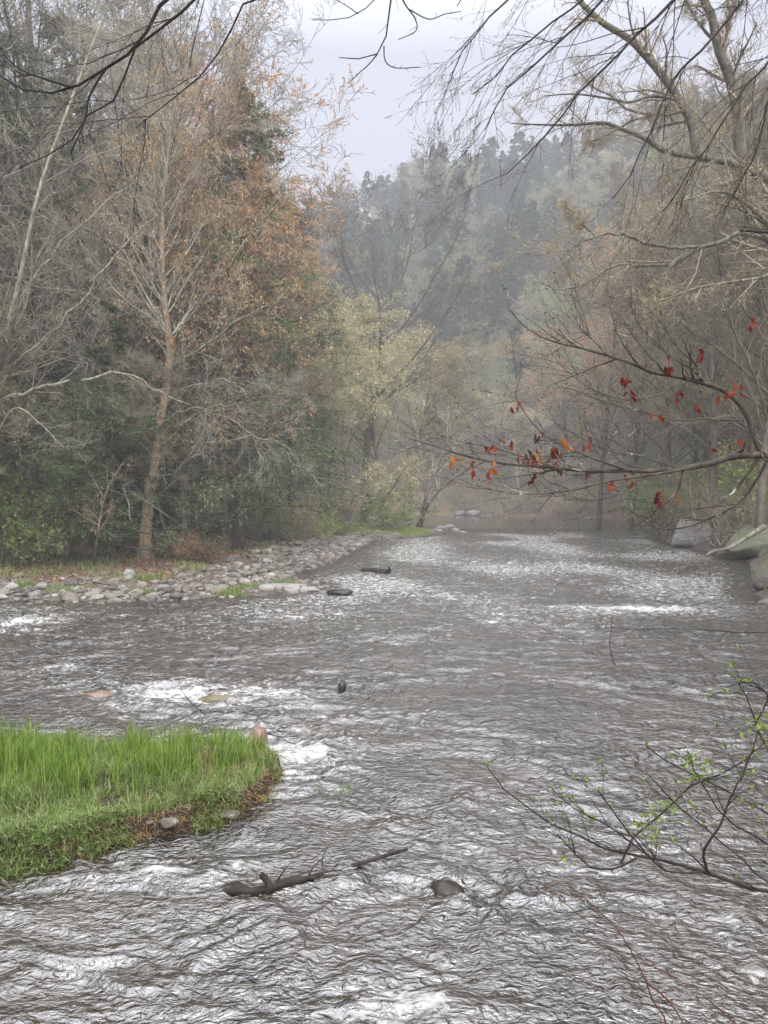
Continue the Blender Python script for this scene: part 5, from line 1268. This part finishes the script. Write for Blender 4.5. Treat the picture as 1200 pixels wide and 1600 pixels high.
# ------------------------------------------------------------------ haze, sky, sun, camera
bpy.ops.mesh.primitive_cube_add(size=1, location=(10, 115, 71.5))
hz = bpy.context.object; hz.name = 'haze'; hz.scale = (402, 312, 147)
tag(hz, 'thin grey river mist filling the valley', None, None, 'stuff')
hm = bpy.data.materials.new('haze'); hm.use_nodes = True; t = hm.node_tree; t.nodes.clear()
o = t.nodes.new('ShaderNodeOutputMaterial'); pv = t.nodes.new('ShaderNodeVolumePrincipled')
pv.inputs['Color'].default_value = (0.95, 0.97, 1.0, 1); pv.inputs['Density'].default_value = 0.0017; pv.inputs['Anisotropy'].default_value = 0.0
t.links.new(pv.outputs[0], o.inputs['Volume']); hz.data.materials.append(hm)

SUN_EL, SUN_AZ = 42, 165   # azimuth measured from +Y clockwise
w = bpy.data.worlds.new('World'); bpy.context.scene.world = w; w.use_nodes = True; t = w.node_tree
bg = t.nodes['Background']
sk = t.nodes.new('ShaderNodeTexSky'); sk.sky_type = 'NISHITA'; sk.sun_disc = False; sk.sun_elevation = R_(SUN_EL); sk.sun_rotation = R_(SUN_AZ); sk.dust_density = 4
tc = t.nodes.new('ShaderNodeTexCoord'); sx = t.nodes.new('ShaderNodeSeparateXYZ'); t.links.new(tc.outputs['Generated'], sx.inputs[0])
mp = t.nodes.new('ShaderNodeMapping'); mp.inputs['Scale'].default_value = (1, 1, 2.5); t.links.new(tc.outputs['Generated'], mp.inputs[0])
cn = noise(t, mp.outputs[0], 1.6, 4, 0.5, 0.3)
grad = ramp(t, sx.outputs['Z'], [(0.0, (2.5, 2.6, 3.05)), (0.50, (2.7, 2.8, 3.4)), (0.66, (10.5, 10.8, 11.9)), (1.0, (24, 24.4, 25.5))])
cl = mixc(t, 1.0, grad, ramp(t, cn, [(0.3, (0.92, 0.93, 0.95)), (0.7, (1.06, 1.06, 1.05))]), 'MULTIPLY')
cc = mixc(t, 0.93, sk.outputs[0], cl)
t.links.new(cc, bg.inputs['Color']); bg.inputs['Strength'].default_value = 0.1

sun = bpy.data.lights.new('sun', 'SUN'); sun.energy = 1.5; sun.angle = R_(25); sun.color = (1, .98, .95)
so = bpy.data.objects.new('sun', sun); C.objects.link(so)
az = R_(SUN_AZ); el = R_(SUN_EL)
from mathutils import Vector
sd_ = Vector((math.sin(az) * math.cos(el), math.cos(az) * math.cos(el), math.sin(el)))
so.rotation_euler = (-sd_).to_track_quat('-Z', 'Y').to_euler(); so.location = (0, 0, 60)

cam = bpy.data.cameras.new('camera'); co = bpy.data.objects.new('camera', cam); C.objects.link(co)
co.location = (0, 0, CAM_H); co.rotation_euler = (R_(90) - PITCH, 0, 0)
cam.sensor_fit = 'VERTICAL'; cam.sensor_height = 36; cam.lens = FPX / 1600 * 36; cam.clip_end = 2000; cam.clip_start = 0.05
S = bpy.context.scene
S.camera = co
S.view_settings.view_transform = 'Standard'; S.view_settings.look = 'None'; S.view_settings.gamma = 1; S.view_settings.exposure = 1.1
S.cycles.use_denoising = True
S.cycles.max_bounces = 5; S.cycles.diffuse_bounces = 2; S.cycles.glossy_bounces = 2; S.cycles.transmission_bounces = 2; S.cycles.volume_bounces = 2; S.cycles.transparent_max_bounces = 4
S.cycles.sample_clamp_indirect = 8
print('script done', time.time() - T0)
